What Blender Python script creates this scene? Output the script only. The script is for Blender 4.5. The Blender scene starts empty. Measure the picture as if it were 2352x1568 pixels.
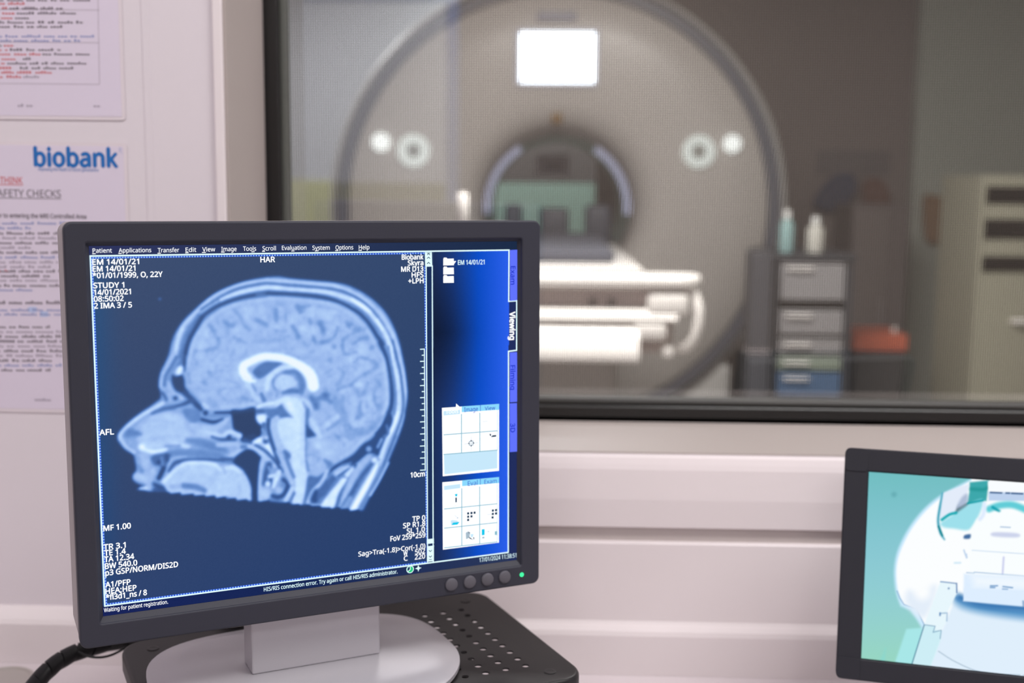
import bpy, bmesh, math, random
import numpy as np
from mathutils import Matrix, Vector
random.seed(7)
SC = bpy.context.scene
COL = SC.collection
R = math.radians

# ------------------------------------------------------------------ camera, world, light, exposure
FPX = 2700.0                      # focal length in pixels of the 2352 px wide frame
ZC = 1.281                        # lens height above the floor
def rz(a): c, s = math.cos(a), math.sin(a); return np.array([[c, -s, 0], [s, c, 0], [0, 0, 1.]])
YAW, PITCH, ROLL = R(1.65), R(7.75), R(0.5)
fw = rz(YAW) @ np.array([0, math.cos(PITCH), -math.sin(PITCH)])
rt = rz(YAW) @ np.array([1., 0, 0]); dn = np.cross(fw, rt)
rt, dn = math.cos(ROLL)*rt - math.sin(ROLL)*dn, math.sin(ROLL)*rt + math.cos(ROLL)*dn
CAMR = np.array([rt, dn, fw])
cam = bpy.data.objects.new('camera', bpy.data.cameras.new('camera')); COL.objects.link(cam)
cam.matrix_world = Matrix(((rt[0], -dn[0], -fw[0], 0), (rt[1], -dn[1], -fw[1], 0), (rt[2], -dn[2], -fw[2], ZC), (0, 0, 0, 1)))
cam.data.sensor_width = 36.0; cam.data.lens = 36.0*FPX/2352.0
cam.data.clip_start = 0.02
cam.data.dof.use_dof = True; cam.data.dof.focus_distance = 1.0; cam.data.dof.aperture_fstop = 3.6
SC.camera = cam
SC.view_settings.view_transform = 'Standard'; SC.view_settings.look = 'None'
SC.view_settings.gamma = 1.0; SC.view_settings.use_curve_mapping = False; SC.view_settings.exposure = 0.0
w = bpy.data.worlds.new('world'); SC.world = w; w.use_nodes = True
w.node_tree.nodes['Background'].inputs[0].default_value = (0.8, 0.8, 0.85, 1)
w.node_tree.nodes['Background'].inputs[1].default_value = 0.15

def area(name, loc, size, power, color, rot=(0, 0, 0)):
    l = bpy.data.lights.new(name, 'AREA'); l.shape = 'RECTANGLE'; l.size, l.size_y = size
    l.energy = power; l.color = color
    o = bpy.data.objects.new(name, l); COL.objects.link(o); o.location = loc; o.rotation_euler = rot
    return o
area('control_room_ceiling_lamp', (-0.75, 0.35, 2.56), (1.2, 0.6), 12.5, (1.0, 0.975, 0.975))
area('control_room_ceiling_lamp', (0.95, 0.45, 2.56), (1.2, 0.6), 33, (1.0, 0.985, 0.965))
area('control_room_ceiling_lamp', (-0.1, -1.50, 2.56), (1.2, 0.6), 30, (1.0, 0.97, 0.97))
area('scanner_room_ceiling_lamp', (0.25, 3.15, 2.66), (1.4, 0.6), 185, (1.0, 0.96, 0.93))
area('scanner_room_ceiling_lamp', (-1.6, 6.6, 2.66), (0.6, 1.2), 40, (0.95, 0.97, 1.0))
area('scanner_room_ceiling_lamp', (0.1, 7.75, 2.66), (1.2, 0.4), 45, (0.92, 1.0, 0.97))

# ------------------------------------------------------------------ helpers
def ray(px, py):
    v = np.array([(px-1176)/FPX, (py-784)/FPX, 1.]) @ CAMR
    return v
def at(px, py, Y):                 # the world point at depth Y that a pixel looks at
    v = ray(px, py)*Y/ray(px, py)[1]
    return np.array([v[0], v[1], v[2]+ZC])

def lin(c):
    return tuple(((v/255)/12.92 if v/255 <= 0.04045 else ((v/255+0.055)/1.055)**2.4) for v in c)

MATS = {}
def mat(name, c, rough=0.5, metal=0.0, spec=0.5, vary=0.04, scale=30.0, bump=0.0, coat=0.0):
    if name in MATS: return MATS[name]
    m = bpy.data.materials.new(name); m.use_nodes = True; nt = m.node_tree
    b = nt.nodes['Principled BSDF']; b.inputs['Roughness'].default_value = rough
    b.inputs['Metallic'].default_value = metal; b.inputs['Specular IOR Level'].default_value = spec
    b.inputs['Coat Weight'].default_value = coat
    tc = nt.nodes.new('ShaderNodeTexCoord'); nz = nt.nodes.new('ShaderNodeTexNoise')
    nz.inputs['Scale'].default_value = scale; nz.inputs['Detail'].default_value = 3
    nt.links.new(tc.outputs['Object'], nz.inputs['Vector'])
    mx = nt.nodes.new('ShaderNodeMix'); mx.data_type = 'RGBA'
    l = lin(c)
    mx.inputs['A'].default_value = tuple(v*(1-vary) for v in l)+(1,)
    mx.inputs['B'].default_value = tuple(min(1, v*(1+vary)) for v in l)+(1,)
    nt.links.new(nz.outputs['Fac'], mx.inputs['Factor']); nt.links.new(mx.outputs['Result'], b.inputs['Base Color'])
    if bump:
        bp = nt.nodes.new('ShaderNodeBump'); bp.inputs['Strength'].default_value = bump; bp.inputs['Distance'].default_value = 0.0005
        n2 = nt.nodes.new('ShaderNodeTexNoise'); n2.inputs['Scale'].default_value = 900
        nt.links.new(tc.outputs['Object'], n2.inputs['Vector'])
        nt.links.new(n2.outputs['Fac'], bp.inputs['Height']); nt.links.new(bp.outputs['Normal'], b.inputs['Normal'])
    MATS[name] = m; return m
def emit(name, c, s=1.0):
    if name in MATS: return MATS[name]
    m = bpy.data.materials.new(name); m.use_nodes = True; nt = m.node_tree; nt.nodes.clear()
    e = nt.nodes.new('ShaderNodeEmission'); e.inputs[0].default_value = lin(c)+(1,); e.inputs[1].default_value = s
    o = nt.nodes.new('ShaderNodeOutputMaterial'); nt.links.new(e.outputs[0], o.inputs[0])
    MATS[name] = m; return m
def emit_attr(name):
    m = bpy.data.materials.new(name); m.use_nodes = True; nt = m.node_tree; nt.nodes.clear()
    a = nt.nodes.new('ShaderNodeAttribute'); a.attribute_name = 'picture'
    e = nt.nodes.new('ShaderNodeEmission'); o = nt.nodes.new('ShaderNodeOutputMaterial')
    nt.links.new(a.outputs['Color'], e.inputs[0]); nt.links.new(e.outputs[0], o.inputs[0])
    return m

FRAME = {}                          # thing -> its placement matrix, inherited by parts
def thing(name, label, cat, M=None, group=None, loc=None):
    o = bpy.data.objects.new(name, None); COL.objects.link(o); o.empty_display_size = 0.05
    if M is None: M = Matrix.Translation(Vector(loc if loc is not None else (0, 0, 0)))
    o.matrix_world = M; FRAME[o] = M.copy()
    o['label'] = label; o['category'] = cat
    if group: o['group'] = group
    return o
def put(name, me, m, parent=None, kind=None, label=None, cat=None, group=None, smooth=False):
    """link a world-space mesh (or bmesh) as ONE object, a part of parent"""
    if isinstance(me, bmesh.types.BMesh):
        bm = me; me = bpy.data.meshes.new(name)
        bmesh.ops.recalc_face_normals(bm, faces=bm.faces); bm.to_mesh(me); bm.free()
    o = bpy.data.objects.new(name, me); COL.objects.link(o)
    for k in (m if isinstance(m, (list, tuple)) else [m]): me.materials.append(k)
    if parent is not None:
        o.parent = parent; FRAME[o] = FRAME[parent]; me.transform(FRAME[parent].inverted())
    else:
        co = np.array([v.co for v in me.vertices]); c = (co.min(0)+co.max(0))/2; c[2] = co[:, 2].min()
        me.transform(Matrix.Translation(Vector(-c))); o.location = c; FRAME[o] = Matrix.Translation(Vector(c))
    if smooth:
        me.polygons.foreach_set('use_smooth', [True]*len(me.polygons))
        me.set_sharp_from_angle(angle=R(40))
    if kind: o['kind'] = kind
    if label: o['label'] = label
    if cat: o['category'] = cat
    if group: o['group'] = group
    return o
def struct(name, me, m, **k): return put(name, me, m, kind='structure', **k)

def box(bm, x0, y0, z0, x1, y1, z1, bevel=0.0, seg=2, M=None):
    r = bmesh.ops.create_cube(bm, size=1.0); vs = r['verts']
    for v in vs: v.co = Vector((x0+(v.co.x+.5)*(x1-x0), y0+(v.co.y+.5)*(y1-y0), z0+(v.co.z+.5)*(z1-z0)))
    if bevel:
        es = list({e for v in vs for e in v.link_edges})
        r = bmesh.ops.bevel(bm, geom=es, offset=bevel, segments=seg, affect='EDGES', profile=0.5)
        vs = list({v for f in r['faces'] for v in f.verts} | {v for v in vs if v.is_valid})
    if M is not None: bmesh.ops.transform(bm, matrix=M, verts=vs)
    return bm
def B(*a, **k): return box(bmesh.new(), *a, **k)
def revolve(bm, prof, seg=48, M=None, a0=0.0, a1=2*math.pi, closed=False):
    """prof: (radius, height) pairs round local Z"""
    full = abs(a1-a0-2*math.pi) < 1e-6; n = seg if full else seg+1
    rings = []
    for r, h in prof:
        rings.append([bm.verts.new((r*math.cos(a0+(a1-a0)*i/seg), r*math.sin(a0+(a1-a0)*i/seg), h)) for i in range(n)])
    pr = list(zip(rings, rings[1:])) + ([(rings[-1], rings[0])] if closed else [])
    for A, Bq in pr:
        for i in range(seg):
            j = (i+1) % n
            bm.faces.new((A[i], A[j], Bq[j], Bq[i]))
    if full and not closed:
        for k in (0, -1):
            if prof[k][0] > 1e-5: bm.faces.new(rings[k])
    elif closed and not full:
        bm.faces.new([r[0] for r in rings]); bm.faces.new([r[-1] for r in rings])
    bmesh.ops.remove_doubles(bm, verts=[v for r in rings for v in r], dist=1e-6)
    if M is not None: bmesh.ops.transform(bm, matrix=M, verts=[v for r in rings for v in r if v.is_valid])
    return bm
def tube(bm, pts, rad, seg=10, caps=True):
    pts = [Vector(p) for p in pts]; rad = rad if isinstance(rad, (list, tuple)) else [rad]*len(pts)
    up = Vector((0.13, 0.21, 1)).normalized(); rings = []
    for i, p in enumerate(pts):
        t = (pts[min(i+1, len(pts)-1)]-pts[max(i-1, 0)]).normalized()
        a = t.cross(up).normalized(); b = a.cross(t)
        rings.append([bm.verts.new(p+rad[i]*(math.cos(2*math.pi*k/seg)*a+math.sin(2*math.pi*k/seg)*b)) for k in range(seg)])
    for A, Bq in zip(rings, rings[1:]):
        for k in range(seg): bm.faces.new((A[k], A[(k+1) % seg], Bq[(k+1) % seg], Bq[k]))
    if caps: bm.faces.new(rings[0]); bm.faces.new(rings[-1])
    return bm
def cr(pts, n=8, closed=False):
    """Catmull-Rom through pts"""
    P = [np.array(p, float) for p in pts]; L = len(P); out = []
    for i in range(L if closed else L-1):
        if closed: a, b, c, d = P[i-1], P[i], P[(i+1) % L], P[(i+2) % L]
        else: a, b, c, d = P[max(i-1, 0)], P[i], P[i+1], P[min(i+2, L-1)]
        for k in range(n):
            t = k/n
            out.append(.5*((2*b)+(c-a)*t+(2*a-5*b+4*c-d)*t*t+(3*b-a-3*c+d)*t**3))
    if not closed: out.append(P[-1])
    return out
def flat(loops, extrude=0.0, bevel=0.0, bres=2):
    """filled 2-D outline (first loop outer, rest holes), extruded +-extrude, as a mesh in its XY plane"""
    cu = bpy.data.curves.new('tmp', 'CURVE'); cu.dimensions = '2D'; cu.fill_mode = 'BOTH'
    cu.extrude = extrude; cu.bevel_depth = bevel; cu.bevel_resolution = bres; cu.offset = -bevel
    for lp in loops:
        s = cu.splines.new('POLY'); s.points.add(len(lp)-1); s.use_cyclic_u = True
        for p, q in zip(s.points, lp): p.co = (q[0], q[1], 0, 1)
    o = bpy.data.objects.new('tmp', cu); COL.objects.link(o)
    dg = bpy.context.evaluated_depsgraph_get(); dg.update()
    me = bpy.data.meshes.new_from_object(o.evaluated_get(dg), depsgraph=dg)
    bpy.data.objects.remove(o); bpy.data.curves.remove(cu)
    me.materials.clear(); return me
def rrect(x0, y0, x1, y1, r, n=6):
    out = []
    for cx, cy, a in ((x1-r, y1-r, 0), (x0+r, y1-r, 90), (x0+r, y0+r, 180), (x1-r, y0+r, 270)):
        for k in range(n+1):
            t = R(a+90*k/n); out.append((cx+r*math.cos(t), cy+r*math.sin(t)))
    return out
def circ(x, y, r, n=14): return [(x+r*math.cos(2*math.pi*k/n), y+r*math.sin(2*math.pi*k/n)) for k in range(n)]
def xf(me, M):
    me.transform(M); return me
XZ = Matrix(((1, 0, 0, 0), (0, 0, 1, 0), (0, 1, 0, 0), (0, 0, 0, 1)))      # (x,y,z) -> (x, z, y): outline stands upright, +z goes away

# text: strings fitted between two x positions, gathered in one mesh
import os
FONT = None
try:                                                   # the plain sans face that ships with Blender itself
    FONT = bpy.data.fonts.load(os.path.join(bpy.utils.system_resource('DATAFILES'), 'fonts', 'NotoSansMath-Regular.woff2'))
except Exception: FONT = None
def glyphs(s, bold=0.0):
    cu = bpy.data.curves.new('tmp', 'FONT'); cu.body = s; cu.size = 1.0
    if FONT is not None: cu.font = FONT
    cu.resolution_u = 3; cu.resolution_u = 3; 
    o = bpy.data.objects.new('tmp', cu); COL.objects.link(o)
    dg = bpy.context.evaluated_depsgraph_get(); dg.update()
    me = bpy.data.meshes.new_from_object(o.evaluated_get(dg), depsgraph=dg)
    bpy.data.objects.remove(o); bpy.data.curves.remove(cu)
    v = np.array([p.co for p in me.vertices]).reshape(-1, 3); f = [tuple(p.vertices) for p in me.polygons]
    bpy.data.meshes.remove(me); return v, f
CAP = glyphs('H')[0][:, 1].max()

class Flat:
    """flat marks in the (u, v) plane of a sheet or a screen"""
    def __init__(s): s.v = []; s.f = []; s.mi = []
    def poly(s, pts, h=0.0, mi=0):
        n = len(s.v); s.v += [(p[0], p[1], h) for p in pts]; s.f.append(tuple(range(n, n+len(pts)))); s.mi.append(mi)
    def rect(s, x0, y0, x1, y1, h=0.0, mi=0): s.poly([(x0, y0), (x1, y0), (x1, y1), (x0, y1)], h, mi)
    def line(s, a, b, wd, h=0.0, mi=0):
        a, b = np.array(a, float), np.array(b, float); d = (b-a)/np.linalg.norm(b-a); n = np.array([-d[1], d[0]])*wd/2; e = d*wd/2
        s.poly([a-n-e, b-n+e, b+n+e, a+n-e], h, mi)
    def text(s, t, x0, x1, y, cap, h=0.0, bold=0.0, rot=0.0, mi=0):
        v, f = glyphs(t, bold); mn, mxx = v[:, 0].min(), v[:, 0].max(); sy = cap/CAP
        sx = sy if x1 is None else (x1-x0)/(mxx-mn)
        c, sn = math.cos(rot), math.sin(rot); d = bold*cap/CAP
        for kk, (ex, ey) in enumerate(((0, 0),) if bold < 1e-6 else ((-d, 0), (d, 0), (0, -d), (0, d))):       # heavier strokes: the face struck again a hair to each side
            X = (v[:, 0]-mn)*sx+ex; Y = v[:, 1]*sy+ey
            n = len(s.v); s.v += [(x0+a*c-b*sn, y+a*sn+b*c, h+kk*0.000012) for a, b in zip(X, Y)]
            s.f += [tuple(n+i for i in q) for q in f]; s.mi += [mi]*len(f)
    def mesh(s, M):
        me = bpy.data.meshes.new('m'); me.from_pydata([tuple(M @ Vector(p)) for p in s.v], [], s.f if M.determinant() > 0 else [q[::-1] for q in s.f])
        me.polygons.foreach_set('material_index', s.mi); me.update(); return me

# painting of the two pictures that the screens show
def seg_min(X, Y, pts, ws=None):
    best = np.full(X.shape, 1e9); bw = np.full(X.shape, 1.0)
    for i in range(len(pts)-1):
        ax, ay = pts[i]; bx, by = pts[i+1]; dx, dy = bx-ax, by-ay; L = dx*dx+dy*dy+1e-9
        t = np.clip(((X-ax)*dx+(Y-ay)*dy)/L, 0, 1)
        d = np.hypot(X-ax-t*dx, Y-ay-t*dy)
        if ws is not None:
            wv = ws[i]+(ws[i+1]-ws[i])*t; q = d-wv/2; k = q < best; bw = np.where(k, wv, bw); best = np.minimum(best, q)
        else: best = np.minimum(best, d)
    return best, bw
def inside(X, Y, pts):
    r = np.zeros(X.shape, bool); j = len(pts)-1
    for i in range(len(pts)):
        xi, yi = pts[i]; xj, yj = pts[j]
        if yi != yj: r ^= ((yi > Y) != (yj > Y)) & (X < (xj-xi)*(Y-yi)/(yj-yi)+xi)
        j = i
    return r
def sst(t): t = np.clip(t, 0, 1); return t*t*(3-2*t)
class Paint:
    def __init__(s, X, Y, ch): s.X = X.ravel(); s.Y = Y.ravel(); s.a = np.zeros((s.X.size, ch)); s.k = (0, 0, 1.)
    def crop(s, x, y, sc): s.k = (x, y, sc)
    def _p(s, pts): return [(s.k[0]+p[0]/s.k[2], s.k[1]+p[1]/s.k[2]) for p in pts]
    def _box(s, pts, m):
        q = np.array(pts); return np.nonzero((s.X > q[:, 0].min()-m) & (s.X < q[:, 0].max()+m) & (s.Y > q[:, 1].min()-m) & (s.Y < q[:, 1].max()+m))[0]
    def _mix(s, i, al, c): s.a[i] = s.a[i]*(1-al[:, None])+np.atleast_1d(np.array(c, float))*al[:, None]
    def fill(s, pts, c, b=3.0, sm=True, op=1.0):
        P = s._p(pts); P = [tuple(p) for p in (cr(P, 5, True) if sm else P)]
        i = s._box(P, b+1)
        if not len(i): return
        X, Y = s.X[i], s.Y[i]; d, _ = seg_min(X, Y, P+[P[0]]); d = np.where(inside(X, Y, P), d, -d)
        s._mix(i, op*sst((d+b)/(2*b)), c)
    def line(s, pts, wd, c, b=None, op=1.0, sm=True):
        P = s._p(pts); sc = s.k[2]
        if len(P) == 1: P = [P[0], (P[0][0]+.01, P[0][1])]
        n = len(P); ws = list(np.array(wd, float)/sc) if isinstance(wd, (list, tuple)) else [wd/sc]*n
        if sm and n > 2:
            ws = list(np.interp(np.linspace(0, n-1, (n-1)*5+1), range(n), ws)); P = [tuple(p) for p in cr(P, 5)]
        mw = max(ws); b = max(1.6, .33*mw) if b is None else b
        i = s._box(P, mw/2+b+1)
        if not len(i): return
        d, _ = seg_min(s.X[i], s.Y[i], P, ws)
        s._mix(i, op*(1-sst((d+b)/(2*b))), c)
    def dot(s, x, y, r, c, b=None, op=1.0): s.line([(x, y)], 2*r, c, b, op)

def homog(src, dst):
    A = []
    for (a, b), (c, d) in zip(src, dst):
        A.append([a, b, 1, 0, 0, 0, -c*a, -c*b, -c]); A.append([0, 0, 0, a, b, 1, -d*a, -d*b, -d])
    h = np.linalg.svd(np.array(A))[2][-1].reshape(3, 3); return h/h[2, 2]
def hmap(Hm, x, y):
    q = Hm @ np.array([np.ravel(x), np.ravel(y), np.ones(np.size(x))]); return q[0]/q[2], q[1]/q[2]
def picture(name, U, V, rgb, M, mtl, parent, h=0.0):
    """a screen picture: fine grid in the screen plane, each vertex carries its colour (U, V in metres)"""
    nv, nu = U.shape; co = np.c_[U.ravel(), V.ravel(), np.full(U.size, h), np.ones(U.size)]
    T = FRAME[parent].inverted() @ M
    co = (co @ np.array(T).T)[:, :3]
    idx = np.arange(nv*nu).reshape(nv, nu)
    q = np.stack([idx[:-1, :-1], idx[:-1, 1:], idx[1:, 1:], idx[1:, :-1]], -1).reshape(-1, 4)[:, ::-1]
    me = bpy.data.meshes.new(name); me.vertices.add(len(co)); me.vertices.foreach_set('co', co.ravel().astype(np.float32))
    me.loops.add(q.size); me.loops.foreach_set('vertex_index', q.ravel().astype(np.int32))
    me.polygons.add(len(q)); me.polygons.foreach_set('loop_start', np.arange(0, q.size, 4, dtype=np.int32))
    me.update(calc_edges=True); me.validate()
    c = np.clip(rgb, 0, 255)/255; c = np.where(c <= 0.04045, c/12.92, ((c+0.055)/1.055)**2.4)
    at_ = me.color_attributes.new('picture', 'FLOAT_COLOR', 'POINT')
    at_.data.foreach_set('color', np.c_[c, np.ones(len(c))].ravel().astype(np.float32))
    o = bpy.data.objects.new(name, me); COL.objects.link(o); me.materials.append(mtl); o.parent = parent; FRAME[o] = FRAME[parent]
    return o

# ------------------------------------------------------------------ materials
M_WALL = mat('painted_wall_panel', (218, 210, 216), 0.42, spec=0.4, vary=0.015, scale=3)
M_TRIM = mat('white_plastic_trunking', (226, 217, 219), 0.5, spec=0.3, vary=0.01, scale=5)
M_REVEAL = mat('window_reveal_board', (178, 168, 164), 0.35, vary=0.02, scale=6)
M_BLACK = mat('black_window_frame', (24, 23, 23), 0.35)
M_SEAL = mat('grey_window_seal', (84, 86, 81), 0.5)
M_DESK = mat('pale_desk_laminate', (218, 208, 212), 0.3, vary=0.02)
M_DARK = mat('charcoal_plastic', (46, 47, 58), 0.55, spec=0.35, vary=0.03, scale=60, bump=0.15)
M_DARK2 = mat('matt_black_plastic', (34, 34, 42), 0.6, spec=0.3, vary=0.03, scale=60, bump=0.15)
M_BUTTON = mat('grey_button_plastic', (84, 82, 90), 0.5, vary=0.03)
M_HOUSE = mat('mid_grey_plastic', (146, 138, 140), 0.45, vary=0.02)
M_SILVER = mat('silver_painted_plastic', (184, 181, 187), 0.36, metal=0.25, vary=0.02, scale=8)
M_RISER = mat('black_powder_coat', (24, 22, 23), 0.42, spec=0.35, vary=0.05, scale=80, bump=0.1)
M_CABLE = mat('black_cable_wrap', (14, 14, 16), 0.42, spec=0.3, vary=0.1)
M_PAPER = mat('white_paper', (214, 204, 220), 0.55, vary=0.01)

# ------------------------------------------------------------------ the setting: control room
WY = 1.310                                             # face of the window wall
GY = 1.492                                             # window frame plane
xl = at(514, 250, WY)[0]; zs = at(1500, 1043, WY)[2]; XR = 1.7; ZT = 2.25
def zy(y, Y=WY): return at(1500, y, Y)[2]
bm = bmesh.new()
box(bm, -2.0, WY, 0, xl, 1.60, 2.6); box(bm, XR, WY, 0, 2.2, 1.60, 2.6)
box(bm, xl, WY, 0, XR, 1.60, zs); box(bm, xl, WY, ZT, XR, 1.60, 2.6)
struct('wall_front', bm, M_WALL)
xg = at(340, 250, WY)[0]
struct('trim_1', B(xg-0.004, WY-0.0008, 0.75, xg+0.004, WY, 2.5, bevel=0.0004), M_WALL)     # cover strip over the panel joint
bm = B(xl-0.0095, WY-0.005, zs, xl+0.001, WY+0.002, 2.4, bevel=0.0015)
struct('trim_2', bm, M_TRIM)                                                                  # bright edge strip of the reveal
bm = bmesh.new()
box(bm, xl, WY+0.002, zs-0.002, xl+0.004, GY-0.01, ZT); box(bm, xl+0.004, WY+0.002, zs-0.002, XR, GY-0.01, zs+0.002)
struct('trim_3', bm, M_REVEAL)                                                                # reveal lining
def extr(prof, x0, x1):
    bm = bmesh.new(); a = [bm.verts.new((x0, y, z)) for y, z in prof]; b = [bm.verts.new((x1, y, z)) for y, z in prof]
    n = len(prof)
    for i in range(n): bm.faces.new((a[i], a[(i+1) % n], b[(i+1) % n], b[i]))
    bm.faces.new(a); bm.faces.new(b); return bm
xa = at(690, 1100, WY)[0]
z1, z2, z3, z4, z5, z6, z7 = [zy(v) for v in (1046, 1064, 1143, 1208, 1241, 1424, 1443)]
up = [(WY, z1+0.001), (WY-0.0022, z1-0.002), (WY-0.0048, z2), (WY-0.0065, z2-0.006), (WY-0.0092, z3), (WY-0.0082, z4+0.001), (WY-0.007, z4), (WY, z4)]
struct('trim_4', extr(up, xa, 2.2), M_TRIM)                                                   # upper trunking and sill nose
lo = [(WY, z5), (WY-0.006, z5), (WY-0.008, z5-0.002), (WY-0.008, z6+0.002), (WY-0.010, z6-0.001), (WY-0.018, z7+0.003), (WY-0.020, z7-0.002), (WY-0.020, 0.7202), (WY, 0.7202)]
struct('trim_5', extr(lo, xa, 2.2), M_TRIM)
lo2 = [(WY, z6+0.004), (WY-0.003, z6+0.004), (WY-0.017, z7+0.003), (WY-0.020, z7-0.002), (WY-0.020, 0.7202), (WY, 0.7202)]
struct('trim_6', extr(lo2, -2.0, xa), M_TRIM)
M_GROOVE = mat('grey_trunking_channel', (196, 186, 184), 0.5)
struct('trim_7', B(xa, WY-0.001, z5-0.001, 2.2, WY, z4+0.001), M_GROOVE)
M_TAN = mat('tan_back_wall', (150, 132, 118), 0.7, vary=0.03, scale=3)
M_GREY = mat('grey_carpet_floor', (112, 108, 106), 0.85)
M_CEIL = mat('white_ceiling', (225, 222, 220), 0.8)
struct('floor_control', B(-2.0, -2.3, -0.05, 2.2, 1.6, 0), M_GREY)
struct('ceiling_control', B(-2.0, -2.3, 2.6, 2.2, 1.6, 2.65), M_CEIL)
struct('wall_left_control', B(-2.1, -2.3, 0, -2.0, 1.6, 2.6), M_WALL)
struct('wall_right_control', B(2.2, -2.3, 0, 2.3, 1.6, 2.6), M_WALL)
struct('wall_behind_camera', B(-2.0, -2.4, 0, 2.2, -2.3, 2.6), M_TAN)
M_DOORW = mat('pale_door_leaf', (244, 247, 255), 0.5); M_DOORO = mat('olive_kick_panel', (172, 170, 110), 0.6); M_DOORB = mat('blue_grey_door_frame', (150, 164, 214), 0.5)
d = struct('door_1', B(-1.10, -2.297, 0.0, -0.45, -2.262, 2.06, bevel=0.004), M_DOORW)
put('kick_panel', B(-1.09, -2.262, 0.02, -0.46, -2.255, 1.27), M_DOORO, parent=d)
bm = bmesh.new(); box(bm, -1.19, -2.299, 0, -1.105, -2.25, 2.15); box(bm, -0.447, -2.299, 0, -0.40, -2.25, 2.15); box(bm, -1.105, -2.299, 2.065, -0.447, -2.25, 2.15)
put('door_frame', bm, M_DOORB, parent=d)
bm = bmesh.new(); tube(bm, [(-0.52, -2.255, 1.02), (-0.52, -2.205, 1.02), (-0.63, -2.205, 1.02)], 0.009)
put('door_handle', bm, M_SILVER, parent=d)

# window: black frame, seal and the screened pane
x0 = at(597, 250, GY)[0]; x1 = at(640, 250, GY)[0]; x2 = at(661, 250, GY+0.02)[0]
zb0 = at(1500, 957, GY)[2]; zb1 = at(1500, 934, GY)[2]; zb2 = at(1500, 915, GY+0.02)[2]
wi = thing('window_1', 'black framed observation window with a fine mesh screened pane looking into the scanner room', 'window', loc=(0.5, GY, zb0))
wi['kind'] = 'structure'
bm = bmesh.new()
box(bm, x0-0.012, GY, zb0-0.012, x1, GY+0.045, ZT+0.01, bevel=0.002); box(bm, x1, GY, zb0-0.012, XR, GY+0.045, zb1, bevel=0.002)
box(bm, x1, GY, zb0-0.012, XR, GY+0.012, zb0+0.001, bevel=0.002)
put('window_frame', bm, M_BLACK, wi)
bm = bmesh.new()
box(bm, x1-0.002, GY+0.012, zb1-0.002, x2, GY+0.04, ZT, bevel=0.003)
put('window_seal', bm, M_SEAL, wi)
put('window_seal', B(x2, GY+0.012, zb1-0.002, XR, GY+0.04, zb2, bevel=0.003), mat('dark_window_seal', (50, 48, 46), 0.5), wi)
m = bpy.data.materials.new('mesh_screened_glass'); m.use_nodes = True; nt = m.node_tree; nt.nodes.clear()
tc = nt.nodes.new('ShaderNodeTexCoord'); sx = nt.nodes.new('ShaderNodeSeparateXYZ'); nt.links.new(tc.outputs['Object'], sx.inputs[0])
def wire(out, pitch, frac):
    a = nt.nodes.new('ShaderNodeMath'); a.operation = 'DIVIDE'; a.inputs[1].default_value = pitch; nt.links.new(out, a.inputs[0])
    b = nt.nodes.new('ShaderNodeMath'); b.operation = 'FRACT'; nt.links.new(a.outputs[0], b.inputs[0])
    c = nt.nodes.new('ShaderNodeMath'); c.operation = 'LESS_THAN'; c.inputs[1].default_value = frac; nt.links.new(b.outputs[0], c.inputs[0]); return c
wx = wire(sx.outputs['X'], 0.0030, 0.34); wz = wire(sx.outputs['Z'], 0.0030, 0.20)
mxm = nt.nodes.new('ShaderNodeMath'); mxm.operation = 'MAXIMUM'; nt.links.new(wx.outputs[0], mxm.inputs[0]); nt.links.new(wz.outputs[0], mxm.inputs[1])
tr = nt.nodes.new('ShaderNodeBsdfTransparent'); tr.inputs[0].default_value = (0.96, 0.97, 0.95, 1)
df = nt.nodes.new('ShaderNodeBsdfDiffuse'); df.inputs[0].default_value = (0.05, 0.05, 0.048, 1)
mx1 = nt.nodes.new('ShaderNodeMixShader'); nt.links.new(mxm.outputs[0], mx1.inputs[0]); nt.links.new(tr.outputs[0], mx1.inputs[1]); nt.links.new(df.outputs[0], mx1.inputs[2])
fr = nt.nodes.new('ShaderNodeFresnel'); fr.inputs[0].default_value = 2.3
gl = nt.nodes.new('ShaderNodeBsdfGlossy'); gl.inputs['Roughness'].default_value = 0.0
mx2 = nt.nodes.new('ShaderNodeMixShader'); nt.links.new(fr.outputs[0], mx2.inputs[0]); nt.links.new(mx1.outputs[0], mx2.inputs[1]); nt.links.new(gl.outputs[0], mx2.inputs[2])
oo = nt.nodes.new('ShaderNodeOutputMaterial'); nt.links.new(mx2.outputs[0], oo.inputs[0])
fl = Flat(); fl.rect(x2-0.004, zb2-0.004, XR, ZT)
put('window_pane', fl.mesh(Matrix(((1, 0, 0, 0), (0, 0, 0, GY+0.028), (0, 1, 0, 0), (0, 0, 0, 1)))), m, wi)

# ------------------------------------------------------------------ desk
dk = thing('desk', 'pale pinkish white desk along the wall under the window', 'desk', loc=(0.1, 0.85, 0))
put('desk_top', B(-1.6, 0.42, 0.692, 1.9, 1.303, 0.72, bevel=0.001), M_DESK, dk)
for px_ in (-1.57, 0.1, 1.84): put('desk_leg', B(px_, 0.55, 0, px_+0.03, 1.2, 0.692), M_DESK, dk)

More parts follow.
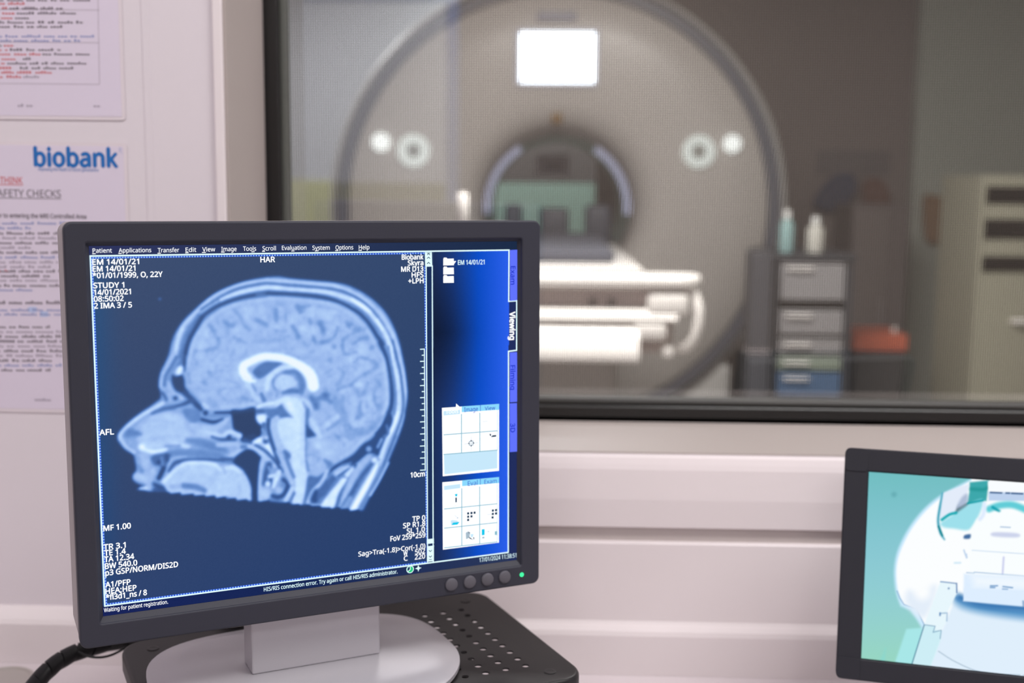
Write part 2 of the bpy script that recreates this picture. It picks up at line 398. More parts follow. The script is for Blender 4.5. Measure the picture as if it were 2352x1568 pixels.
# ------------------------------------------------------------------ computer monitor
SW, SH = 0.3763, 0.304
MYAW, MTILT, MROLL = R(26.66), R(-1.53), R(0.2)
CM = Vector((-0.1946, 1.0068, ZC-0.2064))
HEAD = Matrix.Translation(CM) @ Matrix.Rotation(MYAW, 4, 'Z') @ Matrix.Rotation(MTILT, 4, 'X') @ Matrix.Rotation(MROLL, 4, 'Y')
STAND = Matrix.Translation(CM) @ Matrix.Rotation(MYAW, 4, 'Z')        # level frame below the head: u right, y away, z up
SCR = HEAD @ Matrix(((1, 0, 0, 0), (0, 0, -1, 0), (0, 1, 0, 0), (0, 0, 0, 1)))     # (u, v, h): h comes out of the screen
RT = -0.2436                                                           # riser top in STAND
mon = thing('computer_monitor', 'large dark grey monitor showing a blue side view scan of a human head and brain', 'monitor', M=STAND @ Matrix.Translation((-0.005, 0.025, RT)))
ox0, ox1, oz0, oz1 = -0.2072, 0.2100, -0.1762, 0.1713
G, GB = 0.0028, 0.0046                                                 # the chamfer round the glass, deeper along the bottom
bez = flat([rrect(ox0, oz0, ox1, oz1, 0.007), rrect(-SW/2-G, -SH/2-GB, SW/2+G, SH/2+G, 0.0015, 2)], 0.0052, 0.0016)
xf(bez, HEAD @ Matrix.Translation((0, 0.0018, 0)) @ XZ)
ch = bmesh.new(); ch.from_mesh(bez)
a = [ch.verts.new(HEAD @ Vector((x, -0.0046, z))) for x, z in ((-SW/2-G-.0015, -SH/2-GB-.0015), (SW/2+G+.0015, -SH/2-GB-.0015), (SW/2+G+.0015, SH/2+G+.0015), (-SW/2-G-.0015, SH/2+G+.0015))]
b = [ch.verts.new(HEAD @ Vector((x, 0.0002, z))) for x, z in ((-SW/2, -SH/2), (SW/2, -SH/2), (SW/2, SH/2), (-SW/2, SH/2))]
for i in range(4): ch.faces.new((a[i], a[(i+1) % 4], b[(i+1) % 4], b[i]))
bezel = put('bezel', ch, M_DARK, mon, smooth=True)
hs = flat([rrect(ox0+.0002, oz0+.0002, ox1-.0002, oz1-.0002, 0.009)], 0.025, 0.003, 3)
xf(hs, HEAD @ Matrix.Translation((0, 0.0365, 0)) @ XZ)
put('housing', hs, M_HOUSE, mon, smooth=True, label='lighter grey rear housing')
for u in (0.1187, 0.1371, 0.1552, 0.1731):
    bm = revolve(bmesh.new(), [(0, 0.0011), (0.0048, 0.0011), (0.0059, 0.0004), (0.0062, -0.001)], 28, HEAD @ Matrix.Translation((u, -0.0062, -0.1652)) @ Matrix.Rotation(R(90), 4, 'X'))
    put('button', bm, M_BUTTON, mon, smooth=True)
bm = revolve(bmesh.new(), [(0, 0.0012), (0.0014, 0.001), (0.0022, 0.0), (0.0022, -0.001)], 20, HEAD @ Matrix.Translation((0.1912, -0.0054, -0.1655)) @ Matrix.Rotation(R(90), 4, 'X'))
put('power_light', bm, emit('green_led', (70, 245, 160), 1.25), mon, label='lit green power light')
bm = B(-0.0635, 0.0135, RT+0.0125, 0.0560, 0.046, -0.168, bevel=0.0015, M=STAND)
put('stand_neck', bm, M_SILVER, mon, label='silver stand neck')
def sup(cx, cy, a_, b1, b2, n1, n2, N=72):
    o = []
    for k in range(N):
        t = 2*math.pi*k/N; c, s = math.cos(t), math.sin(t); n = n1 if s > 0 else n2; b_ = b1 if s > 0 else b2
        o.append((cx+a_*math.copysign(abs(c)**(2/n), c), cy+b_*math.copysign(abs(s)**(2/n), s)))
    return o
bm = bmesh.new(); rows = []
for k_, z_ in ((0.985, 0.0003), (1.0, 0.0015), (1.0, 0.0052), (0.99, 0.0066), (0.83, 0.0112), (0.80, 0.0118), (0.4, 0.0124)):
    rows.append([bm.verts.new(STAND @ Vector((-0.008+(x_+.008)*k_, 0.02+(y_-.02)*k_, RT+z_))) for x_, y_ in sup(-0.008, 0.025, 0.141, 0.115, 0.118, 3.4, 2.0)])
for A, Bq in zip(rows, rows[1:]):
    for k_ in range(72): bm.faces.new((A[k_], A[(k_+1) % 72], Bq[(k_+1) % 72], Bq[k_]))
bm.faces.new(rows[0]); bm.faces.new(rows[-1])
put('stand_base', bm, M_SILVER, mon, smooth=True, label='rounded silver stand base')

# --- what the monitor shows
QPX = [(207.3, 567.3), (1186.3, 550.8), (1187.2, 1286.0), (233.4, 1414.8)]
HM = homog(QPX, [(-SW/2, SH/2), (SW/2, SH/2), (SW/2, -SH/2), (-SW/2, -SH/2)]); HI = np.linalg.inv(HM)
def hp(x, y):
    u, v = hmap(HM, x, y); return float(u[0]), float(v[0])
nu, nv = 590, 478
U, V = np.meshgrid(np.linspace(-SW/2, SW/2, nu), np.linspace(SH/2, -SH/2, nv))
X, Y = hmap(HI, U, V); X = X.reshape(U.shape); Y = Y.reshape(U.shape)
p = Paint(X, Y, 1)
Z1 = lambda: p.crop(340, 620, 7.127)
Z2 = lambda: p.crop(620, 620, 7.127)
Z3 = lambda: p.crop(340, 780, 7.127)
Z4 = lambda: p.crop(520, 780, 8.254)
Z5 = lambda: p.crop(680, 780, 6.819)
Z6 = lambda: p.crop(250, 900, 6.032)
Z7 = lambda: p.crop(500, 900, 5.6)
Z8 = lambda: p.crop(660, 940, 6.272)
def px(k, pts):
    z = {1: (340, 620, 7.127), 2: (620, 620, 7.127), 3: (340, 780, 7.127), 4: (520, 780, 8.254), 5: (680, 780, 6.819), 6: (250, 900, 6.032), 7: (500, 900, 5.6), 8: (660, 940, 6.272)}[k]
    return [(z[0]+a/z[2], z[1]+b/z[2]) for a, b in pts]
def N(): p.crop(0, 0, 1.0)
# head outline
outer = (px(1, [(2138, 107), (1950, 119), (1750, 152), (1500, 222), (1250, 328), (1000, 465), (800, 620), (600, 810), (470, 990), (390, 1170), (340, 1380), (260, 1568)])
         + px(3, [(240, 450), (190, 600), (180, 750), (205, 860), (200, 950), (150, 1000), (0, 1110)])
         + px(6, [(500, 240), (300, 390), (160, 530), (122, 615), (150, 700), (230, 790), (330, 850), (360, 950), (375, 1070), (330, 1150), (335, 1210), (400, 1260), (480, 1290)]))
cut = (px(6, [(390, 1342), (540, 1362), (700, 1368), (836, 1372), (842, 1395), (975, 1378), (995, 1412), (1155, 1396), (1172, 1422), (1312, 1411), (1330, 1434), (1455, 1421), (1474, 1455), (1603, 1434), (1622, 1466), (1742, 1451), (1754, 1482)])
       + px(7, [(80, 1332), (96, 1362), (218, 1349), (236, 1382), (350, 1366), (388, 1388), (500, 1388), (520, 1394), (640, 1378), (660, 1395), (800, 1410), (900, 1402), (930, 1430), (1030, 1422), (1060, 1443), (1160, 1430), (1200, 1450), (1298, 1446), (1328, 1472), (1428, 1466), (1452, 1487)])
       + px(8, [(590, 1386), (612, 1416), (730, 1388), (760, 1416), (868, 1409), (890, 1440), (1005, 1424), (1035, 1444)]))
outR = (px(8, [(1130, 1290), (1270, 1050), (1400, 820), (1480, 640), (1580, 400), (1650, 200)]) + px(5, [(1690, 1150), (1728, 900), (1720, 700), (1690, 450), (1640, 200)])
        + px(2, [(2180, 1568), (2110, 1200), (2000, 900), (1850, 650), (1600, 420), (1300, 260), (1050, 200), (700, 170), (350, 140)]))
so = [tuple(q) for q in cr(outer, 4)]; sr = [tuple(q) for q in cr([cut[-1]]+outR+[outer[0]], 4)]
N(); HEADP = so+cut+sr
p.fill(HEADP, .52, 4.4, sm=False)
l0 = px(8, [(1560, 340), (1645, 90)]) + px(5, [(1650, 1130), (1690, 900), (1690, 700), (1650, 420)]) + px(2, [(2130, 1500), (2060, 1200), (1950, 950), (1850, 770), (1700, 600), (1500, 440), (1250, 315), (1050, 248), (850, 225), (600, 205), (300, 180), (0, 168)]) + px(1, [(1900, 168), (1600, 212), (1350, 290), (1100, 410), (900, 565), (760, 710), (600, 880), (500, 1050)])
p.line(l0, 7.0, .74, 3.2)
# scalp layers
l1 = px(8, [(1040, 1420), (1200, 1120), (1340, 880), (1400, 720), (1500, 470), (1590, 230)]) + px(5, [(1650, 1150), (1670, 900), (1640, 650), (1610, 450), (1545, 200), (1500, 0)]) + px(2, [(2000, 1200), (1870, 950), (1700, 700), (1500, 500), (1200, 345), (900, 290), (600, 262), (300, 240), (0, 215)]) + px(1, [(1850, 220), (1600, 270), (1400, 330), (1200, 430), (1000, 560), (870, 640)])
p.line(l1, 5.0, .2, 2.8)
l2 = px(8, [(930, 1420), (1100, 1130), (1270, 830), (1370, 580), (1430, 420), (1505, 260), (1575, 80)]) + px(5, [(1530, 1300), (1590, 1100), (1600, 900), (1590, 750), (1560, 520), (1480, 250)]) + px(2, [(2000, 1500), (1960, 1250), (1890, 1050), (1800, 900), (1620, 680), (1450, 540), (1200, 430), (900, 350), (600, 330), (300, 310), (0, 280)]) + px(1, [(1800, 300), (1600, 340), (1400, 400), (1200, 490)])
p.line(l2, 9.5, .84, 3.0)
Z1(); p.line([(1130, 530), (1000, 610), (890, 690)], 55, .66)
Z2(); p.line([(1330, 470), (1500, 580), (1630, 670)], [45, 70, 40], .98); p.line([(1740, 800), (1790, 890), (1830, 960)], 45, .95); p.line([(1900, 1070), (1960, 1250), (1990, 1450)], 50, .86); p.line([(50, 280), (180, 285)], 40, .85); p.line([(830, 345), (1000, 370), (1150, 410)], 36, .84)
Z5(); p.line([(1460, 100), (1490, 270)], 45, .9); p.line([(1440, 1480), (1530, 1300), (1580, 1130)], 50, .97)
# skull
N()
sk = px(8, [(1280, 330), (1390, 170), (1450, 50)]) + px(5, [(1380, 1250), (1470, 1050), (1490, 850), (1480, 650), (1450, 450), (1390, 230), (1300, 30)]) + px(2, [(1830, 1200), (1720, 1030), (1600, 840), (1450, 690), (1300, 600), (1100, 510), (950, 460), (700, 415), (400, 390), (0, 375)]) + px(1, [(1950, 375), (1600, 430), (1350, 500), (1150, 580), (1000, 670), (880, 770), (760, 960), (670, 1140), (600, 1350)]) + px(3, [(590, 330), (600, 470)])
p.line(sk, 11.5, .1, 4.8)
p.line(px(2, [(1330, 560), (1480, 650), (1600, 770), (1720, 920), (1800, 1050)]), 6, .38, 3)
p.line(px(5, [(1430, 100), (1500, 500), (1530, 700), (1545, 950), (1520, 1150)]), 6, .36, 3)
# frontal bone band and skin
Z1(); p.line([(830, 760), (720, 930), (610, 1130), (540, 1380), (480, 1540)], [70, 95, 80, 85, 95], .27); p.line([(880, 770), (750, 990), (665, 1150), (610, 1360)], 62, .07)
p.line([(700, 900), (620, 1050), (540, 1250)], 40, .33)
p.line([(560, 960), (490, 1130), (440, 1370)], [60, 60, 50], .8); p.line([(1780, 400), (1900, 400)], 50, .25)
Z3(); p.line([(430, 220), (300, 440), (225, 610), (205, 760)], [70, 75, 62, 50], .64); p.line([(460, 280), (380, 430), (290, 580), (262, 740)], 52, .27); p.line([(500, 320), (410, 470), (340, 600), (325, 720)], 50, .42)
p.line([(325, 690), (360, 800), (430, 890), (560, 950)], [50, 70, 60, 60], .62)
p.fill([(395, 560), (450, 590), (550, 565), (590, 650), (600, 760), (655, 850), (640, 900), (560, 880), (450, 830), (395, 740), (375, 640)], .03, 4)
p.line([(525, 470), (495, 525)], 85, .96); p.line([(230, 860), (255, 900), (300, 975)], 50, .18); p.line([(440, 950)], 75, .08)
p.dot(540, 950, 30, .68); p.line([(340, 880), (350, 990)], 60, .6)
p.line([(600, 870), (700, 960), (790, 1060), (850, 1120)], 100, .1); p.line([(720, 980), (560, 1050), (330, 1110)], [80, 60, 50], .13)
# brain
brain = (px(1, [(2138, 425), (1900, 445), (1600, 487), (1350, 548), (1150, 645), (960, 800), (850, 930), (765, 1060), (695, 1200), (645, 1400), (615, 1568)])
         + px(3, [(612, 450), (610, 570), (640, 710), (710, 830), (800, 930), (880, 1010), (870, 1080), (930, 1135), (1050, 1148), (1300, 1138), (1500, 1115), (1730, 1085)])
         + px(7, [(500, 170), (620, 190), (690, 330), (660, 470), (700, 640), (800, 820), (950, 1080), (975, 1250), (950, 1420), (1060, 1440), (1110, 1280), (1150, 1070), (1230, 1090), (1330, 1050), (1385, 960), (1400, 890)])
         + px(8, [(640, 770), (760, 720), (930, 610), (1050, 470), (1190, 370), (1330, 230), (1410, 50)])
         + px(5, [(1350, 1200), (1435, 1000), (1440, 800), (1415, 500), (1375, 280), (1270, 100)]) + px(2, [(1790, 1300), (1680, 1060), (1490, 810), (1240, 605), (1050, 525), (800, 485), (400, 445)]))
N(); p.fill(brain, .6, 3.2)
p.line(px(8, [(760, 680), (930, 570), (1060, 440), (1200, 330), (1330, 180)])+px(5, [(1330, 1180), (1405, 980), (1405, 780), (1375, 480), (1335, 270), (1240, 110)])+px(2, [(1630, 1060), (1440, 830), (1200, 640), (1000, 560), (800, 515), (400, 475), (0, 460)])+px(1, [(1900, 480), (1600, 525), (1350, 590), (1170, 680), (1000, 810), (890, 940), (800, 1070), (735, 1210), (690, 1400), (660, 1560)]), 6, .67, 3)
S = lambda q, wd, c: p.line(q, wd, c, (.5*max(wd) if isinstance(wd, list) else .5*wd)/p.k[2], 0.85)
Z1()
for q, wd, c in ([[(1000, 900), (1080, 1020), (1140, 1130), (1140, 1230), (1050, 1290), (780, 1310)], 62, .44], [[(1230, 830), (1320, 880), (1400, 900)], [50, 85, 50], .4], [[(1400, 650), (1500, 750), (1560, 880), (1640, 960)], [60, 55, 55, 80], .46], [[(1760, 800), (1930, 890)], 75, .4], [[(2080, 640), (2090, 850)], 70, .42], [[(1400, 1090), (1500, 1150), (1600, 1190)], 55, .48], [[(1340, 1400), (1400, 1310)], 70, .5], [[(760, 1310), (745, 1400), (780, 1500)], 50, .52], [[(1280, 1150), (1290, 1350)], 40, .56], [[(1750, 1150), (1950, 1170)], 80, .54]): S(q, wd, c)
for x_, y_, r_, c in ((1600, 680, 80, .66), (1330, 780, 70, .66), (860, 1400, 50, .7), (1480, 980, 70, .65), (950, 1060, 75, .68), (870, 1230, 80, .66), (1180, 1000, 70, .65), (1850, 680, 80, .64), (2030, 880, 60, .66), (1640, 820, 60, .64)): p.dot(x_, y_, r_, c, 10)
Z3()
for q, wd, c in ([[(970, 510), (1040, 580)], 65, .48], [[(880, 640), (920, 700)], 75, .47], [[(1150, 620), (1180, 640)], 50, .52], [[(830, 790), (880, 850)], 70, .5], [[(1000, 1000), (1080, 1060)], 110, .47], [[(1540, 930), (1680, 985)], 70, .5], [[(660, 560), (670, 700)], 60, .46], [[(1720, 700), (1790, 880)], 45, .44]): S(q, wd, c)
for x_, y_, r_, c in ((890, 890, 60, .67), (1170, 710, 60, .65), (790, 600, 90, .63), (960, 430, 50, .65), (1380, 560, 90, .62)): p.dot(x_, y_, r_, c, 9)
p.line([(1200, 1100), (1500, 1070), (1720, 1040)], 55, .68); p.line([(900, 1040), (960, 1100)], 45, .72)
Z2()
for q, wd, c in ([[(440, 590), (480, 670)], 80, .37], [[(480, 590), (640, 580)], 50, .42], [[(90, 650), (90, 810)], 60, .42], [[(250, 720), (250, 850)], 45, .46], [[(640, 800), (655, 870)], 60, .41], [[(360, 910), (420, 1000), (450, 1080)], [60, 65, 75], .35], [[(800, 870), (880, 990)], [80, 110], .28], [[(690, 1080), (725, 1160)], 75, .36], [[(830, 1185), (940, 1140)], [85, 60], .34], [[(1090, 930), (1060, 1050), (950, 1130)], 50, .45], [[(1280, 890), (1320, 870)], [90, 60], .36], [[(1180, 1120), (1350, 1020), (1460, 950)], [60, 55, 60], .43], [[(1340, 1200), (1480, 1110), (1570, 1090)], [30, 60, 80], .38], [[(1640, 1260), (1660, 1250)], 70, .4], [[(1040, 1245)], 75, .4], [[(1180, 1150), (1180, 1300), (1260, 1370), (1400, 1330)], 52, .42], [[(100, 980), (240, 990)], 55, .47], [[(690, 1330), (765, 1290)], 45, .5], [[(960, 1450), (985, 1490)], 45, .47], [[(1500, 1420), (1700, 1480), (1740, 1540)], 45, .46], [[(0, 1150), (200, 1130)], 60, .53], [[(540, 1180), (600, 1225)], 60, .5], [[(1130, 750), (1140, 830)], 60, .53], [[(250, 1370), (450, 1430)], 50, .5], [[(770, 600), (900, 590)], 60, .54], [[(1380, 960), (1520, 960)], 80, .5], [[(1720, 1200), (1800, 1350)], 40, .56]): S(q, wd, c)
for x_, y_, r_, c in ((700, 690, 90, .68), (950, 740, 90, .67), (520, 950, 60, .67), (700, 960, 60, .68), (950, 1020, 55, .67), (1500, 1250, 80, .67), (400, 780, 70, .65), (200, 900, 60, .64), (1330, 1110, 40, .56), (820, 1300, 80, .64), (480, 1330, 60, .65), (1340, 1420, 60, .67), (1060, 1340, 60, .64), (600, 1080, 55, .65), (1180, 1000, 50, .64)): p.dot(x_, y_, r_, c, 9)
Z5()
for q, wd, c in ([[(500, 310), (540, 280)], 50, .48], [[(660, 440), (720, 500), (715, 570), (630, 690)], [70, 45, 45, 60], .46], [[(430, 520), (540, 450)], 40, .5], [[(900, 340), (1000, 260), (1180, 330), (1250, 380)], [40, 45, 50, 70], .45], [[(1250, 420), (1100, 500), (950, 600), (830, 700), (640, 770)], [70, 55, 38, 60, 40], .44], [[(920, 750), (980, 860), (1050, 810), (1110, 660)], [60, 70, 60, 40], .48], [[(720, 860), (710, 1000), (740, 1130)], 60, .49], [[(1000, 960), (985, 1100), (1000, 1160), (920, 1210)], [45, 60, 75, 60], .4], [[(1280, 690), (1215, 800), (1215, 950), (1290, 1070)], [80, 45, 45, 80], .45], [[(1100, 960), (1090, 1040)], 50, .52], [[(810, 870), (810, 980)], 50, .54], [[(600, 930), (700, 1150), (800, 1350), (1000, 1440), (1200, 1350), (1320, 1200)], [110, 100, 90, 110, 110, 50], .46], [[(540, 1360), (650, 1260), (760, 1190)], 42, .44], [[(440, 760), (560, 900), (640, 1100)], 70, .49]): S(q, wd, c)
for q, wd, c in ([[(700, 800), (850, 770), (895, 900), (880, 1150), (865, 1280), (980, 1310), (1050, 1250)], [50, 70, 70, 75, 80, 90, 70], .67], [[(1160, 720), (1130, 850), (1170, 1050), (1110, 1150)], 62, .66], [[(940, 690), (1000, 680)], 70, .69], [[(1290, 850), (1285, 940)], 60, .61], [[(1000, 330), (1150, 400), (1000, 470)], 60, .64], [[(620, 560), (560, 620)], 70, .62], [[(880, 270), (850, 290)], 70, .66], [[(1040, 1000), (1060, 1100)], 45, .66]): p.line(q, wd, c, 5)
# deep structures: ventricle, fornix, corpus callosum, thalamus
Z4()
p.line([(420, 380), (180, 460), (180, 650), (240, 800)], 60, .66, 6, .7)
p.fill([(440, 800), (560, 760), (700, 700), (820, 620), (860, 720), (800, 900), (760, 990), (640, 1000), (560, 1010)], .66, 4)
p.fill([(900, 600), (1100, 560), (1260, 560), (1380, 680), (1430, 900), (1380, 1010), (1060, 1010), (900, 960), (860, 800)], .5, 5)
p.fill([(900, 790), (960, 690), (1080, 650), (1220, 680), (1310, 780), (1290, 860), (1150, 920), (1020, 950), (920, 890)], .74, 4)
p.line([(860, 760), (870, 870), (950, 970)], 55, .44); p.line([(1100, 600), (1290, 600), (1390, 710), (1420, 860), (1400, 980)], [70, 90, 110, 125, 100], .32); p.line([(1060, 1000), (1180, 960), (1320, 960)], [50, 80, 90], .28)
p.line([(1070, 760), (1090, 820)], 40, .68)
p.line([(1230, 500), (1100, 510), (960, 560), (840, 660), (765, 790), (745, 930)], [70, 85, 90, 95, 95, 70], .82)
p.fill([(480, 600), (550, 510), (680, 425), (850, 405), (1050, 425), (970, 490), (830, 590), (700, 690), (610, 725), (530, 680)], .25, 3.2)
p.line([(400, 720), (315, 620), (310, 490), (430, 410), (650, 318), (850, 308), (1080, 345), (1300, 435), (1490, 560), (1590, 690), (1630, 860)], [150, 175, 165, 150, 150, 150, 155, 170, 200, 225, 225], 1.0, 3.2)
p.line([(330, 720), (440, 770), (520, 770)], [90, 100, 60], .98)
p.line([(380, 840), (450, 930), (510, 1040), (590, 1130), (640, 1150)], [90, 75, 70, 80, 50], .74); p.line([(470, 830), (540, 960)], 50, .47); p.line([(650, 1020), (700, 1140)], [60, 85], .3)
p.line([(960, 960), (930, 1060)], 45, .5)
# brain stem and cisterns
Z7()
p.fill([(600, 215), (740, 195), (800, 130), (860, 220), (960, 320), (860, 320), (700, 340), (640, 310)], .27, 3.5)
p.fill([(690, 330), (780, 310), (800, 560), (860, 720), (760, 745), (700, 620), (660, 470)], .66, 3.5)
p.fill([(700, 130), (840, 60), (980, 55), (1080, 120), (1108, 250), (1100, 500), (1098, 700), (1110, 950), (1135, 1080), (1105, 1280), (1050, 1440), (950, 1430), (985, 1200), (975, 1050), (930, 900), (915, 760), (850, 715), (785, 560), (755, 430), (780, 350), (870, 318), (965, 322), (900, 230), (835, 130), (760, 170)], .83, 3.5)
p.line([(1085, 300), (1075, 600), (1080, 900)], 40, .76, 6, .7); p.line([(880, 120), (980, 250)], 110, .9, 8)
p.line([(510, 185), (580, 155), (700, 135)], 45, .84); p.line([(510, 240), (570, 240)], 60, .2)
p.fill([(480, 300), (600, 288), (608, 380), (530, 395), (490, 350)], .93, 3.5)
p.line([(1085, 90), (1160, 140), (1195, 200)], 60, .74); p.line([(1090, 130), (1120, 190)], 40, .48)
p.line([(1190, 60), (1230, 110), (1255, 180)], [60, 80, 80], .25, 7); p.dot(1370, 40, 45, .2, 7); p.line([(1230, 110), (1340, 60), (1440, 120)], [50, 60, 40], .34, 6)
p.line([(1145, 220), (1135, 430)], [50, 45], .3); p.fill([(1125, 420), (1180, 460), (1262, 545), (1180, 575), (1120, 600)], .12, 4); p.line([(1130, 590), (1130, 850), (1150, 1000)], 38, .4)
p.fill([(165, 225), (300, 222), (462, 190), (482, 340), (520, 400), (556, 440), (540, 560), (450, 612), (340, 640), (290, 610), (292, 530), (195, 480), (172, 350)], .0, 4)
p.line([(310, 600), (450, 560)], 60, .04)
# nose and mouth
Z3(); p.line([(850, 1290), (1050, 1340), (1210, 1300)], 62, .07); p.line([(1090, 1190), (1400, 1180), (1720, 1140)], 50, .04); p.dot(930, 1190, 45, .05); p.line([(790, 1060), (820, 1090)], 55, .08)
Z6()
p.fill([(420, 480), (560, 330), (800, 270), (980, 300), (1100, 420), (1350, 480), (1500, 560), (1350, 640), (1000, 700), (700, 780), (480, 800), (400, 680)], .7, 8)
p.fill([(1020, 240), (1120, 220), (1210, 235), (1262, 300), (1250, 390), (1120, 420), (1060, 350)], .33, 4)
p.line([(1080, 430), (1150, 560)], 80, .58, 8, .8)
p.line([(250, 590), (310, 550), (430, 580)], [80, 110, 40], .3); p.line([(590, 290), (750, 230), (900, 205)], [40, 60, 55], .22); p.line([(480, 420), (380, 500)], 50, .6)
p.line([(150, 650), (160, 570), (300, 430), (500, 290), (740, 150)], [40, 40, 42, 44, 50], .82); p.line([(160, 640), (230, 750), (340, 830)], 45, .72)
p.line([(500, 400), (700, 390), (900, 430)], 40, .62, 6, .7); p.line([(520, 480), (800, 450)], 30, .64, 5, .7); p.line([(520, 650), (760, 620), (950, 600)], 50, .62, 6, .8)
p.dot(450, 760, 48, 1.0); p.line([(470, 790), (600, 820), (780, 790)], [50, 60, 45], .94); p.line([(880, 700), (1080, 750)], [50, 70], .8)
p.line([(780, 745), (970, 738)], 42, .48); p.line([(1080, 660), (1250, 690), (1400, 740), (1600, 800)], [60, 120, 110, 60], .34); p.line([(1420, 610), (1560, 650), (1730, 655)], [45, 55, 50], .18); p.dot(1650, 615, 38, .1)
p.line([(810, 850), (1000, 840), (1300, 850), (1560, 880)], [70, 100, 120, 70], .36)
p.line([(1500, 725), (1740, 715), (1830, 785), (1660, 880)], [60, 70, 70, 50], .67); p.line([(1360, 540), (1550, 600), (1660, 545), (1800, 600)], [60, 50, 60, 60], .78); p.line([(1150, 455), (1400, 500), (1560, 430), (1650, 340)], [60, 80, 70, 45], .66); p.line([(1380, 320), (1640, 320)], 50, .4)
p.fill([(570, 900), (640, 860), (800, 838), (855, 870), (815, 950), (765, 1100), (705, 1200), (650, 1180), (700, 1040), (620, 1010), (585, 960)], .2, 4)
p.line([(750, 1050), (680, 1190)], 55, .04); p.line([(790, 870), (800, 940)], 50, .1); p.dot(680, 965, 28, .06); p.line([(720, 900), (735, 1000)], 30, .34); p.line([(610, 1270), (740, 1340)], [60, 100], .08); p.line([(580, 1340), (820, 1360)], 40, .12)
p.line([(480, 880), (520, 1100), (550, 1330)], [110, 90, 70], .64); p.line([(410, 1020), (440, 1090)], [40, 60], .38); p.line([(380, 1165), (480, 1200)], 95, .7); p.line([(420, 1330), (510, 1322)], [25, 45], .8); p.line([(600, 1080), (570, 1200)], 60, .64)
p.line([(800, 1120), (830, 1000), (875, 920), (980, 890), (1060, 885)], [45, 40, 34, 30, 26], .6); p.line([(820, 1090), (880, 1000), (950, 960), (1100, 930), (1400, 930), (1690, 950)], [40, 55, 55, 36, 40, 60], .15); p.line([(1600, 960), (1700, 965)], 34, .36)
T1 = px(6, [(728, 1230), (860, 1120), (1000, 1000), (1100, 960), (1300, 955), (1450, 975), (1540, 1035), (1610, 1020), (1720, 1000), (1800, 1060)]) + px(7, [(310, 1000), (380, 1120), (412, 1230), (415, 1300)])
N(); p.fill([tuple(q) for q in cr(T1, 5)] + px(7, [(414, 1388), (390, 1388), (350, 1366), (236, 1382), (218, 1349), (96, 1362), (80, 1332)]) + px(6, [(1754, 1482), (1742, 1451), (1622, 1466), (1603, 1434), (1474, 1455), (1455, 1421), (1330, 1434), (1312, 1411), (1172, 1422), (1155, 1396), (995, 1412), (975, 1378), (842, 1395), (800, 1370), (760, 1300)]), .72, 2.6, sm=False)
Z6()
p.line([(745, 1240), (870, 1110), (1010, 1000), (1120, 975), (1300, 975), (1450, 1000), (1530, 1070)], 50, .86); p.line([(1610, 1045), (1720, 1045), (1800, 1110)], [45, 60, 40], .86); p.line([(1560, 1030), (1600, 1110)], 40, .64)
p.line([(1020, 1290), (1190, 1310), (1310, 1360)], [80, 85, 70], .33); p.line([(860, 1310), (960, 1300)], 70, .58); p.line([(1000, 1170), (1250, 1150)], 70, .67, 8, .7); p.line([(1780, 1250), (1800, 1400)], 50, .66)
Z7()
p.fill([(190, 850), (330, 740), (430, 728), (565, 820), (530, 900), (512, 1100), (502, 1392), (424, 1392), (415, 1230), (380, 1120), (300, 990), (200, 920)], .02, 4)
p.line([(30, 850), (180, 855)], 40, .2); p.line([(300, 700), (420, 700)], 50, .3)
p.line([(330, 610), (410, 640)], 45, .14)
# neck front of the spine
p.fill([(560, 840), (640, 850), (760, 950), (900, 1100), (960, 1250), (900, 1400), (660, 1392), (520, 1390), (515, 1150), (540, 930)], .5, 4)
p.line([(575, 850), (545, 1000), (530, 1200), (535, 1380)], [60, 40, 45, 60], .68); p.line([(470, 640), (540, 615), (640, 700), (690, 800)], [50, 75, 65, 40], .96); p.line([(390, 690), (480, 725), (600, 835), (740, 945)], [50, 55, 60, 50], .74); p.line([(470, 675), (610, 760), (730, 890), (810, 1010)], [30, 36, 40, 50], .13)
p.line([(640, 350), (640, 480), (700, 700), (775, 900)], [55, 50, 55, 45], .13); p.dot(600, 625, 38, .12); p.dot(610, 580, 26, .72); p.line([(580, 400), (580, 520)], 45, .24); p.line([(560, 470), (600, 540)], 30, .45)
p.line([(650, 920), (605, 1050), (580, 1170)], [80, 75, 60], .17); p.line([(640, 960), (660, 1000)], 30, .45); p.line([(665, 1120), (680, 1190)], 50, .13); p.line([(775, 1020), (740, 1100), (700, 1210)], [60, 60, 45], .86); p.line([(650, 1080), (740, 1060)], 40, .8); p.dot(630, 1175, 32, .9); p.dot(600, 1300, 75, .72, 8)
p.line([(830, 1120), (885, 1190), (845, 1300), (760, 1345), (690, 1330)], [60, 75, 70, 70, 60], .1); p.dot(822, 1190, 32, .42); p.dot(770, 1260, 42, .66); p.line([(850, 760), (885, 810)], [50, 85], .24); p.line([(870, 850), (920, 1000), (965, 1085)], [40, 55, 40], .3)
p.line([(760, 760), (830, 900), (900, 1080), (935, 1160)], [50, 50, 55, 60], .66); p.line([(945, 1230), (860, 1385)], 50, .76); p.line([(970, 1290), (920, 1395)], 36, .3); p.line([(640, 1380), (800, 1400)], 30, .3)
